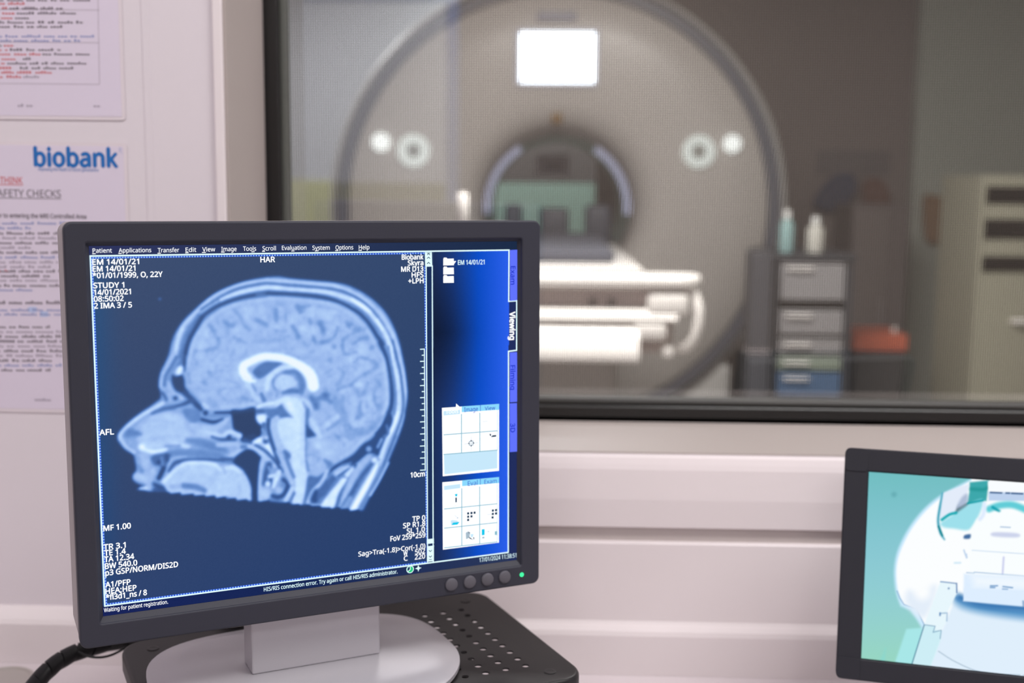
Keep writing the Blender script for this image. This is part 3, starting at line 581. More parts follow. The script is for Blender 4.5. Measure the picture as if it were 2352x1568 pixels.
# cerebellum
Z8()
p.line([(440, 130), (480, 350)], 40, .57); p.line([(330, 140), (390, 250), (455, 380)], [70, 95, 60], .76); p.line([(490, 250), (700, 90)], [70, 60], .7); p.line([(560, 280), (690, 200), (740, 150)], 42, .46); p.line([(860, 250), (900, 380), (1060, 290)], [110, 110, 80], .46)
p.dot(450, 500, 80, .7, 10); p.dot(560, 640, 70, .7, 10); p.line([(700, 370), (800, 500)], 55, .54); p.line([(520, 720), (590, 780)], [40, 85], .36); p.dot(400, 830, 70, .64, 8); p.line([(300, 640), (440, 690)], 50, .57); p.line([(770, 260), (760, 330)], 50, .64); p.line([(800, 640), (950, 530)], 45, .64); p.line([(290, 420), (280, 700)], 40, .56)
# occipital bone and muscles
p.fill([(285, 960), (420, 960), (520, 900), (470, 1050), (380, 1200), (300, 1330), (220, 1350), (250, 1150)], .24, 4)
p.fill([(556, 950), (620, 830), (760, 740), (930, 640), (1070, 490), (1200, 410), (1320, 260), (1430, 70), (1490, 70), (1500, 180), (1400, 400), (1330, 570), (1290, 660), (1180, 630), (1000, 750), (900, 810), (760, 800), (640, 890)], .08, 4)
p.dot(1160, 560, 38, .5); p.line([(1345, 420), (1290, 530)], 42, .46); p.line([(1420, 220), (1440, 330), (1380, 380)], 40, .26); p.line([(780, 790), (900, 760)], 40, .26)
p.fill([(560, 950), (640, 880), (960, 800), (1180, 640), (1310, 700), (1330, 800), (1230, 1000), (1000, 1420), (640, 1395), (320, 1370), (420, 1130), (480, 1020)], .34, 5)
p.line([(555, 880), (480, 1040), (350, 1170), (280, 1330)], [50, 60, 48, 60], .67); p.line([(400, 1190), (370, 1290)], [90, 110], .09); p.line([(560, 1050), (490, 1180)], [80, 120], .2); p.line([(650, 980), (500, 1160), (440, 1260)], [80, 100, 60], .2); p.line([(300, 1365), (470, 1370)], 30, .6)
p.line([(690, 905), (860, 815)], [90, 60], .68); p.line([(720, 950), (870, 850)], 30, .2); p.line([(920, 850), (850, 930)], [50, 70], .84)
p.fill([(770, 985), (840, 1010), (720, 1200), (655, 1400), (500, 1395), (470, 1370), (580, 1210), (690, 1080)], .92, 4)
p.line([(930, 940), (790, 1170), (700, 1390)], [50, 66, 60], .22); p.line([(970, 800), (985, 850)], 50, .06); p.line([(1160, 680), (1010, 850), (880, 1080), (760, 1390)], [90, 100, 100, 70], .64); p.line([(1200, 780), (1060, 950), (890, 1230), (830, 1330)], [40, 55, 66, 60], .2); p.line([(890, 1280), (810, 1400)], 75, .46); p.line([(820, 1290), (760, 1400)], 34, .36)
p.dot(1240, 720, 38, .92); p.line([(1290, 770), (1110, 1120), (930, 1430)], [60, 105, 100], 1.0); p.line([(1350, 840), (1210, 1110), (1050, 1410)], [40, 66, 80], .36); p.line([(1440, 760), (1300, 1030), (1180, 1230)], 36, .6); p.line([(1340, 720), (1300, 780)], 30, .7)
Z1(); p.line([(190, 478), (205, 476)], 18, .5)
# crop the bottom to the slice edge
N()
i = p._box(cut, 20); cc = np.array(cut); yb = np.interp(p.X[i], cc[:, 0], cc[:, 1]); k = (p.X[i] > cc[0, 0]-8) & (p.X[i] < cc[-1, 0]+3)
p.a[i] = np.where(((p.Y[i] > yb+1) & k)[:, None], p.a[i]*(1-sst((p.Y[i]-yb-.5)/2.0))[:, None], p.a[i])
rn = np.random.default_rng(3)
def vnoise(cell):
    """smooth random field over the picture, bumps about `cell` photo pixels across"""
    gx = (p.X-200)/cell; gy = (p.Y-540)/cell; g = rn.normal(0, 1, (int(920/cell)+4, int(1040/cell)+4))
    ix = np.clip(gx.astype(int), 0, g.shape[1]-2); iy = np.clip(gy.astype(int), 0, g.shape[0]-2); fx, fy = sst(gx-ix), sst(gy-iy)
    return (g[iy, ix]*(1-fx)+g[iy, ix+1]*fx)*(1-fy)+(g[iy+1, ix]*(1-fx)+g[iy+1, ix+1]*fx)*fy
bp = [tuple(q) for q in brain]; i = p._box(bp, 2); db, _ = seg_min(p.X[i], p.Y[i], bp+[bp[0]]); db = np.where(inside(p.X[i], p.Y[i], bp), db, 0)
fold = np.exp(-(vnoise(19)[i]/.2)**2)-.35; soft_ = vnoise(11)[i]
zone = sst((db-9)/10)*(1-sst((db-70)/70))*(abs(p.a[i, 0]-.58) < .14)
p.a[i, 0] += zone*(-.055*fold+.018*soft_)
q_ = p.a[:, 0].reshape(U.shape)                        # the scan's own softness
p.a[:, 0] += np.where(p.a[:, 0] > .12, .022*vnoise(7)+.016*vnoise(15), .004*vnoise(9))*np.clip(p.a[:, 0]*2, 0, 1)*(p.a[:, 0] < .93)
q_ = p.a[:, 0].reshape(U.shape)
for _ in range(4):
    q_ = np.pad(q_, 1, mode='edge'); q_ = (q_[:-2]+2*q_[1:-1]+q_[2:])/4; q_ = (q_[:, :-2]+2*q_[:, 1:-1]+q_[:, 2:])/4
s_ = q_.ravel()
lvl = np.array([0, .12, .3, .45, .6, .75, .88, 1.0])
cmap = np.array([(49, 72, 112), (58, 92, 150), (92, 132, 196), (122, 160, 220), (156, 187, 239), (182, 212, 251), (205, 232, 255), (238, 248, 255)], float)
rgb = np.stack([np.interp(s_, lvl, cmap[:, c]) for c in range(3)], 1)
Xr, Yr = p.X, p.Y; tx = (Xr-207)/980; ty = (Yr-560)/860
bg = np.stack([64-16*ty-14*tx, 80-12*ty-8*tx, 113-2*ty-2*tx], 1)
bg += np.exp(-((tx)/.05)**2)[:, None]*np.array([-14., 4, 14])
rgb += (bg-cmap[0])*(1-sst(s_/.5))[:, None]
# right hand panel, menu strip and status strip
xm = (Xr-994)/172
pan = np.stack([np.interp(xm, [0, .25, .6, 1], [30, 28, 14, 44]), np.interp(xm, [0, .25, .6, 1], [46, 58, 78, 96]), np.interp(xm, [0, .25, .6, 1], [86, 124, 200, 236])], 1)
dk_ = np.exp(-(((Xr-1010)/70)**2))[:, None]*np.clip((1-abs(Yr-760)/170), 0, 1)[:, None]
pan = pan*(1-.38*dk_)
ptop = 588.7-.0187*(Xr-209); pbot = 1391-.1315*(Xr-236)
k = (Xr > 994) & (Xr < 1168) & (Yr > ptop) & (Yr < pbot); rgb[k] = pan[k]
k = (Yr < ptop); rgb[k] = np.stack([np.interp(tx, [0, .5, 1], [46, 44, 28]), np.interp(tx, [0, .5, 1], [52, 56, 44]), np.interp(tx, [0, .5, 1], [94, 92, 72])], 1)[k]
k = (Yr > pbot); rgb[k] = np.stack([np.interp(tx, [0, .5, 1], [25, 24, 44]), np.interp(tx, [0, .5, 1], [36, 40, 56]), np.interp(tx, [0, .5, 1], [90, 86, 90])], 1)[k]
k = (Xr > 1168) & (Yr > ptop) & (Yr < pbot+20); rgb[k] = np.array([34, 46, 94])
k = (Xr > 976.5) & (Xr < 992) & (Yr > ptop) & (Yr < pbot); rgb[k] = np.array([30, 50, 92])
rgb += rn.normal(0, 0.8, (len(rgb), 1))
scr = picture('screen', U, V, rgb, SCR, emit_attr('screen_picture'), mon)
scr['label'] = 'lit screen with the grey blue head scan'

E_W = emit('screen_white', (250, 252, 255), 1.15); E_CW = emit('screen_cool_white', (222, 250, 255), 1.1); E_BL = emit('screen_blue_dots', (44, 84, 214)); E_DOT = emit('screen_dot_light', (150, 195, 255))
E_TAB = emit('screen_tab_violet', (98, 116, 255)); E_TX = emit('screen_tab_text', (26, 52, 200)); E_SKY = emit('screen_sky_tab', (140, 218, 255)); E_PALE = emit('screen_pale_blue', (200, 233, 252)); E_GRID = emit('screen_grid_line', (142, 190, 208))
E_DK = emit('screen_dark_mark', (10, 52, 84)); E_CY = emit('screen_cyan_mark', (20, 200, 236)); E_GR = emit('screen_green', (40, 205, 130)); E_GY = emit('screen_grey_mark', (170, 190, 205)); E_FAINT = emit('screen_faint', (226, 240, 246)); E_NAVY = emit('screen_navy', (28, 46, 90))
H1, H2, H3 = 0.00012, 0.00024, 0.00036
def qd(F, pts, h=H1, mi=0): F.poly([hp(*q) for q in pts][::-1], h, mi)
def T(F, s, xa_, ya_, xb_, cap, crop=(0, 0, 1.0), bold=0.0, h=H2, mi=0, yb_=None):
    """string s from crop pixel (xa, ya) on the baseline to x = xb, capitals cap crop pixels high"""
    x0_, y0_, sc = crop; u0, v0 = hp(x0_+xa_/sc, y0_+ya_/sc); u1, _ = hp(x0_+xb_/sc, y0_+ya_/sc)
    uc, vc = hp(x0_+xa_/sc, y0_+(ya_-cap)/sc)
    F.text(s, u0, u1, v0, abs(vc-v0), h, bold, 0.0, mi)
def ln(F, a, b, wd, h=H1, mi=0): F.line(hp(*a), hp(*b), wd*0.000385, h, mi)
C3, C4, C5, C6, C7, C8 = (190, 540, 4.356), (600, 540, 3.618), (200, 880, 4.126), (660, 900, 3.734), (140, 1180, 3.92), (740, 1230, 3.92)
# menu bar
F = Flat()
for s, a, y_, b in (('Patient', 113, 186, 303), ('Applications', 370, 182, 692), ('Transfer', 757, 178, 968), ('Edit', 1032, 172, 1137), ('View', 1198, 167, 1325), ('Image', 1387, 163, 1537), ('Tools', 1602, 158, 1732), ('Scroll', 1795, 154, 1928)):
    T(F, s, a, y_, b, 43, C3, 0.004)
    k = {'Tools': 3, 'Applications': 0}.get(s, 0); wl = (b-a)/len(s); xx = a+wl*k*1.1; x0_, y0_, sc = C3
    ln(F, (x0_+xx/sc, y0_+(y_+9)/sc), (x0_+(xx+wl*.95)/sc, y0_+(y_+8)/sc), 1.6)
for s, a, y_, b, k in (('Evaluation', 168, 122, 370, 4), ('System', 420, 120, 563, 1), ('Options', 612, 117, 758, 0), ('Help', 805, 114, 892, 0)):
    T(F, s, a, y_, b, 35, C4, 0.004); x0_, y0_, sc = C4; wl = (b-a)/len(s); xx = a+wl*k
    ln(F, (x0_+xx/sc, y0_+(y_+8)/sc), (x0_+(xx+wl)/sc, y0_+(y_+7)/sc), 1.6)
put('menu_text', F.mesh(SCR), E_W, scr)
# patient and sequence text
BO = 0.02
def block(nm, items, cap, crop, bold=BO, m_=None):
    F = Flat()
    for s, a, y_, b in items: T(F, s, a, y_, b, cap, crop, bold)
    put(nm, F.mesh(SCR), m_ or E_W, scr)
block('patient_text', (('EM 14/01/21', 110, 304, 570), ('EM 14/01/21', 112, 371, 533), ('*01/01/1999, O, 22Y', 112, 437, 802)), 53, C3)
block('study_text', (('STUDY 1', 118, 536, 422), ('14/01/2021', 122, 604, 487), ('08:50:02', 122, 669, 415), ('2 IMA 3 / 5', 124, 737, 497)), 53, C3)
block('direction_text', (('HAR', 1775, 270, 1918),), 53, C3); block('direction_text', (('AFL', 117, 489, 252),), 52, C5, 0.02)
block('scanner_text', (('Biobank', 1162, 196, 1340), ('Skyra', 1212, 244, 1340), ('MR D13', 1157, 296, 1340), ('HFS', 1244, 343, 1341), ('+LPH', 1216, 393, 1342)), 41, C4)
block('sequence_text', (('MF 1.00', 376, 150, 620),), 49, C7)
block('sequence_text', (('TR 3.1', 376, 320, 572), ('TE 1.4', 382, 374, 573), ('TA 12.34', 382, 431, 648), ('BW 540.0', 386, 492, 675), ('p3 GSP/NORM/DIS2D', 390, 552, 1042)), 49, C7)
block('sequence_text', (('A1/PFP', 390, 660, 613), ('HEA;HEP', 390, 719, 667), ('*fl3d1_ns / 8', 394, 774, 760)), 49, C7)
block('slice_text', (('TP 0', 1065, 1108, 1175), ('SP R1.8', 985, 1166, 1176), ('SL 1.0', 1017, 1213, 1172), ('FoV 259*259', 876, 1279, 1176)), 43, C6, 0.015)
block('slice_text', (('Sag>Tra(-1.8)>Cor(-1.0)', 599, 1410, 1176), ('W', 988, 1404, 1023), ('502', 1088, 1392, 1174), ('C', 991, 1448, 1024), ('220', 1086, 1437, 1174)), 41, C6, 0.012)
block('scale_text', (('10cm', 1050, 728, 1172),), 43, C6)
block('status_text', (('Waiting for patient registration.', 374, 883, 951),), 36, C7, 0.006)
block('status_text', (('HIS/RIS connection error. Try again or call HIS/RIS administrator.', 1812, 698, 1812+(910.9-602.2)*3.92),), 36, C7, 0.008, E_CW)
block('clock_text', (('17/01/2024 11:38:51', 1645, 1460, 1965),), 36, C6, 0.004, E_CW)
F = Flat(); cx_, cy_ = hp(940, 1307.5); ring_ = lambda r_: [(cx_+r_*math.cos(t), cy_+r_*math.sin(t)) for t in np.linspace(0, 2*math.pi, 24)[:-1]]
F.poly(ring_(0.0036), H1); F.poly(ring_(0.0029), H2, 1)
F.line((cx_, cy_), (cx_, cy_+0.0029), 0.0007, H3); F.line((cx_, cy_), (cx_-0.002, cy_-0.0016), 0.0007, H3)
F.poly([(cx_, cy_), (cx_, cy_+.0028), (cx_-.002, cy_+.002), (cx_-.0028, cy_), (cx_-.002, cy_-.0018)], H3-0.00005, 2)
put('clock_icon', F.mesh(SCR), [E_CW, E_GR, E_NAVY], scr)
F = Flat(); cx_, cy_ = hp(959, 1305); F.poly([(cx_+(0.0032 if k % 2 == 0 else 0.0012)*math.cos(k*math.pi/4), cy_+(0.0032 if k % 2 == 0 else 0.0012)*math.sin(k*math.pi/4)) for k in range(8)], H1)
put('star_icon', F.mesh(SCR), E_CW, scr)
# frame lines, dotted border, scroll bar, scale
F = Flat(); w_ = 3.2
ln(F, (210.5, 590), (1168, 571), w_); ln(F, (210.5, 590), (237.5, 1391), w_); ln(F, (237.5, 1391), (1167.5, 1268.5), w_)
ln(F, (1168, 571), (1167.5, 688.5), w_); ln(F, (1167.5, 688.5), (1186, 687), w_); ln(F, (1186, 687), (1186, 801), w_); ln(F, (1186, 801), (1167.2, 803.5), w_); ln(F, (1167.2, 803.5), (1167.5, 1268.5), w_)
ln(F, (977, 608), (980.5, 1290), 2.6); ln(F, (991, 608), (993.5, 1290), 2.6)
qd(F, [(974, 577), (990, 576.6), (991, 609.5), (975, 610)])
qd(F, [(978.5, 1238), (995, 1236), (995, 1246.5), (978.5, 1248.5)]); qd(F, [(979, 1255), (995, 1253), (995, 1288), (979, 1290)])
for yy in (1248, 1255): ln(F, (979, yy), (995, yy-2), 1.4)
for k in range(21):
    yy = 799+13.93*k; L = 8.5 if k % 2 == 0 else 4.5
    ln(F, (972.5-L, yy+L*.05), (972.5, yy), 2.2)
ln(F, (973, 799), (975, 1078), 2.4)
yy = 0
ln(F, (975.5, 790), (978.5, 1276), 1.0, mi=2)
for yy in (581, 589): ln(F, (979.5, yy+2), (982.5, yy-1), 1.6, H2, 3); ln(F, (982.5, yy-1), (985.5, yy+2), 1.6, H2, 3)
ln(F, (979, 579), (986, 578.8), 1.4, H2, 3); ln(F, (979.5, 603), (982.5, 600), 1.8, H2, 3); ln(F, (982.5, 600), (985.5, 603), 1.8, H2, 3)
for yy in (1264, 1277): ln(F, (984, yy), (986.8, yy+2.2), 1.8, H2, 3); ln(F, (986.8, yy+2.2), (989.6, yy-.6), 1.8, H2, 3)
ln(F, (984, 1285), (989.6, 1284.4), 1.4, H2, 3)
dots = []
def run(a, b, n):
    for k in range(n):
        t = (k+.5)/n; x_, y_ = a[0]+(b[0]-a[0])*t, a[1]+(b[1]-a[1])*t; u, v = hp(x_, y_)
        F.rect(u-.00055, v-.00055, u+.00055, v+.00055, H2, 1)
ln(F, (214, 594.3), (974, 579.2), 3.6, H1, 2); ln(F, (214, 594.3), (241, 1387), 3.6, H1, 2); ln(F, (241, 1387), (977, 1290.5), 3.6, H1, 2); ln(F, (973.5, 610), (976, 800), 3.0, H1, 2); ln(F, (976.5, 1080), (978, 1235), 3.0, H1, 2)
run((214, 594.3), (974, 579.2), 125); run((214, 594.3), (241, 1387), 125); run((241, 1387), (977, 1290.5), 118); run((974, 610), (976, 798), 30); run((976.5, 1080), (978, 1235), 25)
put('frame_lines', F.mesh(SCR), [E_CW, E_DOT, E_BL, E_DK], scr)
# side tabs
for nm, (ya_, yb_), s, ta, tb in (('Exam', (571, 688), 'Exam', 608, 650), ('Filming', (806, 921), 'Filming', 836, 892), ('3D', (923.5, 1036), '3D', 970, 990.5)):
    F = Flat(); qd(F, [(1170, ya_), (1187, ya_-1), (1188, yb_-1.4), (1170.5, yb_)])
    u0, v0 = hp(1172, ta); _, v1 = hp(1172, tb); uu, _ = hp(1182.5, ta)
    v_, f_ = glyphs(s, 0.006); Wd = v_[:, 0].max()-v_[:, 0].min(); F.text(s, u0, u0+(v0-v1), v0, (uu-u0), H2, 0.012, -math.pi/2, 1)
    put('side_tab', F.mesh(SCR), [E_TAB, E_TX], scr)
F = Flat(); u0, v0 = hp(1168.5, 713); _, v1 = hp(1168.5, 777); uu, _ = hp(1181, 713)
F.text('Viewing', u0+.0006, u0+.0006+(v0-v1), v0, (uu-u0), H2, 0.028, -math.pi/2); put('tab_text', F.mesh(SCR), E_W, scr)
# folders
for k, y_ in enumerate((598, 618.5, 638)):
    F = Flat(); qd(F, [(1016.5, y_-6), (1018, y_-9), (1024, y_-9), (1026, y_-6.5), (1040.5, y_-7), (1041, y_+8.5), (1016.5, y_+9)])
    if k == 0: qd(F, [(1040, y_-1), (1046.5, y_-1.5), (1039.5, y_+8), (1036, y_+8)])
    put('folder_icon', F.mesh(SCR), E_W, scr)
F = Flat(); T(F, 'EM 14/01/21', 1629, 236, 1850, 38, C4, 0.012); put('folder_text', F.mesh(SCR), E_CW, scr)
# tool panels
def panel(x0_, y0_, sc, o4, head, cols, rows, sky, icons):
    F = Flat(); g = lambda a, b: (x0_+a/sc, y0_+b/sc)
    (ax, ay), (bx, by), (cx, cy), (dx, dy) = o4
    qd(F, [g(*q) for q in o4], H1, 0)
    sl = lambda y_, x_: y_+(by-ay)*(x_-ax)/(bx-ax)*(1+.25*(y_-ay)/(dy-ay))      # rows follow the panel's lean
    xm_ = cols[0]
    qd(F, [g(xm_+5, sl(ay, xm_+5)-3), g(bx, by-3), g(bx-2, sl(head, bx)-35), g(xm_+5, sl(head, xm_)-40)], H2, 1)       # sky-blue tabs
    ln(F, g(cols[1]+10, sl(ay, cols[1])), g(cols[1]+10, sl(head-40, cols[1])), 1.2, H3, 4)
    qd(F, [g(ax+28, sl(ay+60, ax)), g(xm_-25, sl(ay+55, xm_)), g(xm_-25, sl(head-8, xm_)), g(ax+28, sl(head-4, ax))], H2, 2)
    for c in cols: ln(F, g(c, sl(head, c)), g(c+2, sl(rows[-1], c)), 2.3, H2, 3)
    for r_ in rows: ln(F, g(ax+35, sl(r_, ax+35)), g(bx-35, sl(r_, bx-35)), 2.2, H2, 3)
    ln(F, g(bx-32, sl(head-30, bx)), g(bx-32, sl(rows[-1], bx)), 1.0, H2, 3)
    if sky: qd(F, [g(ax+35, sl(rows[-1]+8, ax+35)), g(bx-32, sl(rows[-1]+8, bx-35)), g(bx-32, sl(dy-95, bx)+40), g(dx+30, dy-35)], H2, 2)
    icons(F, g, sl)
    return put('tool_panel', F.mesh(SCR), [E_W, E_SKY, E_PALE, E_GRID, E_TX, E_DK, E_CY, E_GY], scr)
def ic1(F, g, sl):
    T(F, 'Image', 1512, 163, 1630, 38, C6, 0.004, H3, 4); T(F, 'View', 1690, 148, 1780, 32, C6, 0.004, H3, 4)
    x_, y_ = 250, 375; a = g(x_, y_); b = g(480, y_); u0, v0 = hp(*a); u1, _ = hp(*b); F.text('Tools', u0, u1, v0, 0.0036, H3, 0.01, 0, 0)
    ln(F, g(715, 780), g(715, 1040), .9, H3, 7); ln(F, g(590, 920), g(835, 895), .9, H3, 7)
    cx_, cy_ = hp(*g(714, 905))
    for k in range(8):
        t = k*math.pi/4; F.rect(cx_+.0023*math.cos(t)-.0007, cy_+.0023*math.sin(t)-.0007, cx_+.0023*math.cos(t)+.0007, cy_+.0023*math.sin(t)+.0007, H3, 7 if k % 2 else 5)
    qd(F, [g(1042, 738), g(1075, 735), g(1075, 770), g(1058, 775)], H3, 5); qd(F, [g(1070, 795), g(1100, 762), g(1168, 755), g(1168, 785)], H3, 5)
    ln(F, g(925, 515), g(1015, 507), .8, H3, 7)
panel(990, 900, 7.841, [(185, 268), (1222, 195), (1222, 1405), (200, 1505)], 410, (537, 870), (757, 1112), True, ic1)
def ic2(F, g, sl):
    T(F, 'Eval', 1543, 800, 1628, 40, C6, 0.0, H3, 4); T(F, 'Exam', 1686, 784, 1793, 36, C6, 0.0, H3, 4)
    for a, b in ((600, 697), (655, 690), (706, 685), (600, 752), (655, 746), (600, 805), (1008, 650), (1060, 643), (1008, 706), (1060, 698), (1004, 764)):
        qd(F, [g(a-17, b-17), g(a+17, b-21), g(a+17, b+17), g(a-17, b+21)], H3, 5)
    qd(F, [g(378, 378), g(426, 374), g(415, 415), g(390, 418)], H3, 6); qd(F, [g(388, 436), g(412, 434), g(412, 512), g(388, 516)], H3, 5); ln(F, g(350, 592), g(408, 560), .8, H3, 7)
    qd(F, [g(310, 815), g(340, 805), g(420, 815), g(440, 840), g(350, 850), g(318, 890)], H3, 2); qd(F, [g(320, 892), g(350, 850), g(460, 836), g(425, 882)], H3, 6); ln(F, g(375, 722), g(432, 780), .9, H3, 7); ln(F, g(410, 780), g(432, 780), .9, H3, 7); ln(F, g(430, 755), g(432, 780), .9, H3, 7)
    ln(F, g(915, 716), g(985, 710), .9, H3, 7)
    qd(F, [g(560, 1015), g(600, 995), g(635, 1015), g(620, 1100), g(565, 1125)], H3, 7); qd(F, [g(600, 995), g(635, 1012), g(605, 1035)], H3, 5); qd(F, [g(605, 1075), g(640, 1100), g(690, 1140), g(625, 1115)], H3, 5); qd(F, [g(640, 1040), g(690, 1035), g(680, 1085), g(645, 1095)], H3, 2); qd(F, [g(680, 1095), g(702, 1090), g(700, 1138)], H3, 5)
    qd(F, [g(825, 960), g(873, 955), g(873, 1053), g(825, 1060)], H3, 6); qd(F, [g(832, 1085), g(870, 1080), g(870, 1110), g(832, 1114)], H3, 7); ln(F, g(885, 1002), g(945, 996), .9, H3, 7); ln(F, g(930, 985), g(947, 996), .9, H3, 7); ln(F, g(930, 1008), g(947, 996), .9, H3, 7)
    qd(F, [g(1040, 993), g(1080, 988), g(1080, 1052), g(1040, 1056)], H3, 3)
panel(990, 1080, 7.127, [(175, 185), (1112, 100), (1112, 1180), (185, 1298)], 318, (495, 790), (628, 945, 1270), False, ic2)
F = Flat(); qd(F, [(1046, 924), (1055, 932), (1050.5, 933.5), (1053, 938), (1050, 939), (1047.5, 934.5), (1045, 937)], 0.0005); put('mouse_pointer', F.mesh(SCR), E_W, scr)

# ------------------------------------------------------------------ riser under the monitor
RZ = Matrix.Translation((0, 0, 0))
ris = thing('monitor_riser', 'black perforated metal riser on the desk under the large monitor', 'monitor stand', M=STAND @ Matrix.Translation((0.0325, 0.043, 0.72-(CM.z))))
rx0, rx1, ry0, ry1 = -0.158, 0.2235, -0.082, 0.168
holes = [circ(0.1812-0.0205*i, 0.1185-0.01755*j, 0.0036, 12) for i in range(16) for j in range(10)]
pl = flat([rrect(rx0+.001, ry0+.001, rx1-.001, ry1-.001, 0.024, 8)]+holes, 0.0008, 0.0)
xf(pl, STAND @ Matrix.Translation((0, 0, RT-0.001)))
put('perforated_top', pl, M_RISER, ris)
def ringwall(prof_r, loops):
    bm = bmesh.new(); rows = []
    for (ins, z), lp in zip(prof_r, loops): rows.append([bm.verts.new(STAND @ Vector((x_, y_, z))) for x_, y_ in lp])
    for A, Bq in zip(rows, rows[1:]):
        n = len(A)
        for i in range(n): bm.faces.new((A[i], A[(i+1) % n], Bq[(i+1) % n], Bq[i]))
    return bm
pr = [(0.0035, RT-0.0002), (0.0015, RT), (0, RT-0.0008), (-0.0012, RT-0.003), (-0.0015, RT-0.006), (-0.0015, RT-0.018), (0.0, RT-0.018), (0.0, RT-0.004), (0.0035, RT-0.0002)]
put('rolled_edge', ringwall(pr, [rrect(rx0+i_, ry0+i_, rx1-i_, ry1-i_, 0.024-i_, 8) for i_, _ in pr]), M_RISER, ris, smooth=True)
for fx, fy in ((0.196, 0.142), (0.196, -0.061), (-0.131, 0.142), (-0.131, -0.061)):
    Mx = STAND @ Matrix.Translation((fx, fy, 0)); zb = 0.72-CM.z
    lg = put('leg', revolve(bmesh.new(), [(0.0085, zb+0.004), (0.0085, RT-0.0018)], 24, Mx), M_RISER, ris, smooth=True)
    put('rubber_foot', revolve(bmesh.new(), [(0.010, zb), (0.0105, zb+0.001), (0.0095, zb+0.005)], 24, Mx), M_CABLE, lg)
    put('screw_cap', revolve(bmesh.new(), [(0.0058, RT-0.0004), (0.0058, RT+0.0002), (0.0045, RT+0.0004), (0, RT+0.0001)], 24, Mx), M_RISER, lg)

# ------------------------------------------------------------------ cable loom
path = [at(560, 1405, 1.145), at(470, 1443, 1.150), at(400, 1455, 1.155), at(330, 1464, 1.16), at(262, 1474, 1.155), at(210, 1487, 1.14), at(165, 1502, 1.125), at(125, 1526, 1.105), at(92, 1558, 1.085), at(66, 1592, 1.065)]
e = path[-1]; path += [np.array([e[0]-.010, e[1]-.02, 0.77]), np.array([e[0]-.022, e[1]-.05, 0.735]), np.array([e[0]-.06, e[1]-.09, 0.729])]
pth = cr(path, 8)
cb = thing('cable_loom', 'black spiral wrapped cable curving down behind the lower left corner of the large monitor', 'cable', loc=(pth[-1][0], pth[-1][1], 0.72))
cen = np.array(pth); L = np.r_[0, np.cumsum(np.linalg.norm(np.diff(cen, axis=0), axis=1))]
put('cable_core', tube(bmesh.new(), pth, 0.0066, 12), M_CABLE, cb, smooth=True)
bm = bmesh.new(); ns = 900; tt = np.linspace(0, L[-1], ns); P = np.stack([np.interp(tt, L, cen[:, i]) for i in range(3)], 1)
pitch = 0.0190; rows = []
for i in range(ns):
    tg = Vector(P[min(i+1, ns-1)]-P[max(i-1, 0)]).normalized(); a_ = tg.cross(Vector((0.13, 0.21, 1))).normalized(); b_ = a_.cross(tg); th = 2*math.pi*tt[i]/pitch
    row = []
    for off, rr in ((-0.0088, 0.0068), (-0.0086, 0.0084), (0.0, 0.0087), (0.0086, 0.0084), (0.0088, 0.0068)):
        row.append(bm.verts.new(Vector(P[i])+tg*off+rr*(math.cos(th)*a_+math.sin(th)*b_)))
    rows.append(row)
for A, Bq in zip(rows, rows[1:]):
    for k in range(4): bm.faces.new((A[k], A[k+1], Bq[k+1], Bq[k]))
put('spiral_wrap', bm, M_CABLE, cb, smooth=True)
lp = cr([at(180, 1497, 1.122), at(205, 1507, 1.12), at(232, 1509, 1.122), at(258, 1503, 1.13), at(285, 1489, 1.145), at(300, 1478, 1.155)], 6)
put('loose_wire', tube(bmesh.new(), lp, 0.0013, 8), M_CABLE, cb, smooth=True)

# ------------------------------------------------------------------ pale round lid on the desk
q = at(16, 1556, 1.235)
c0 = Vector((q[0], 1.225, 0.72)); M_LID = mat('grey_beige_plastic', (176, 168, 164), 0.4)
ld = thing('cable_grommet', 'pale grey beige round lid lying on the desk left of the black cable', 'lid', loc=c0)
put('lid_body', revolve(bmesh.new(), [(0.0, 0.0), (0.031, 0.0), (0.033, 0.002), (0.033, 0.0085), (0.0315, 0.0105), (0.029, 0.0105), (0.028, 0.0085), (0, 0.0085)], 48, Matrix.Translation(c0)), M_LID, ld, smooth=True)
put('lid_rim', revolve(bmesh.new(), [(0.0335, 0.006), (0.0345, 0.0075), (0.0335, 0.009), (0.0325, 0.0075)], 48, Matrix.Translation(c0), closed=True), mat('pale_rim', (205, 198, 196), 0.35), ld, smooth=True)

# ------------------------------------------------------------------ observation monitor on the right
T2, Y2, C2 = R(-15.0), R(-13.653), Vector((0.3281, 1.1689, ZC-0.2874))
UW, UH = 0.1475, 0.184; W2 = 0.245
H2D = Matrix.Translation(C2) @ Matrix.Rotation(Y2, 4, 'Z') @ Matrix.Rotation(T2, 4, 'X')
S2 = H2D @ Matrix(((1, 0, 0, 0), (0, 0, -1, 0), (0, 1, 0, 0), (0, 0, 0, 1)))
L2 = Matrix.Translation((C2.x, C2.y, 0)) @ Matrix.Rotation(Y2, 4, 'Z')
b2 = L2 @ Matrix.Translation((W2/2, 0.0, 0.72))
m2 = thing('observation_monitor', 'small dark framed tilted monitor showing a white scanner on a teal camera picture', 'monitor', M=b2)
bx0, bx1, bz0, bz1 = -0.0238, W2+0.0238, -UH-0.0215, 0.0232
fr_ = flat([rrect(bx0, bz0, bx1, bz1, 0.006), rrect(-0.0006, -UH-0.0006, W2+0.0006, 0.0006, 0.0008, 2)], 0.006, 0.0014)
put('bezel', xf(fr_, H2D @ Matrix.Translation((0, 0.0045, 0)) @ XZ), M_DARK2, m2, smooth=True)
hb = flat([rrect(bx0+.002, bz0+.002, bx1-.002, bz1-.002, 0.007)], 0.0125, 0.003)
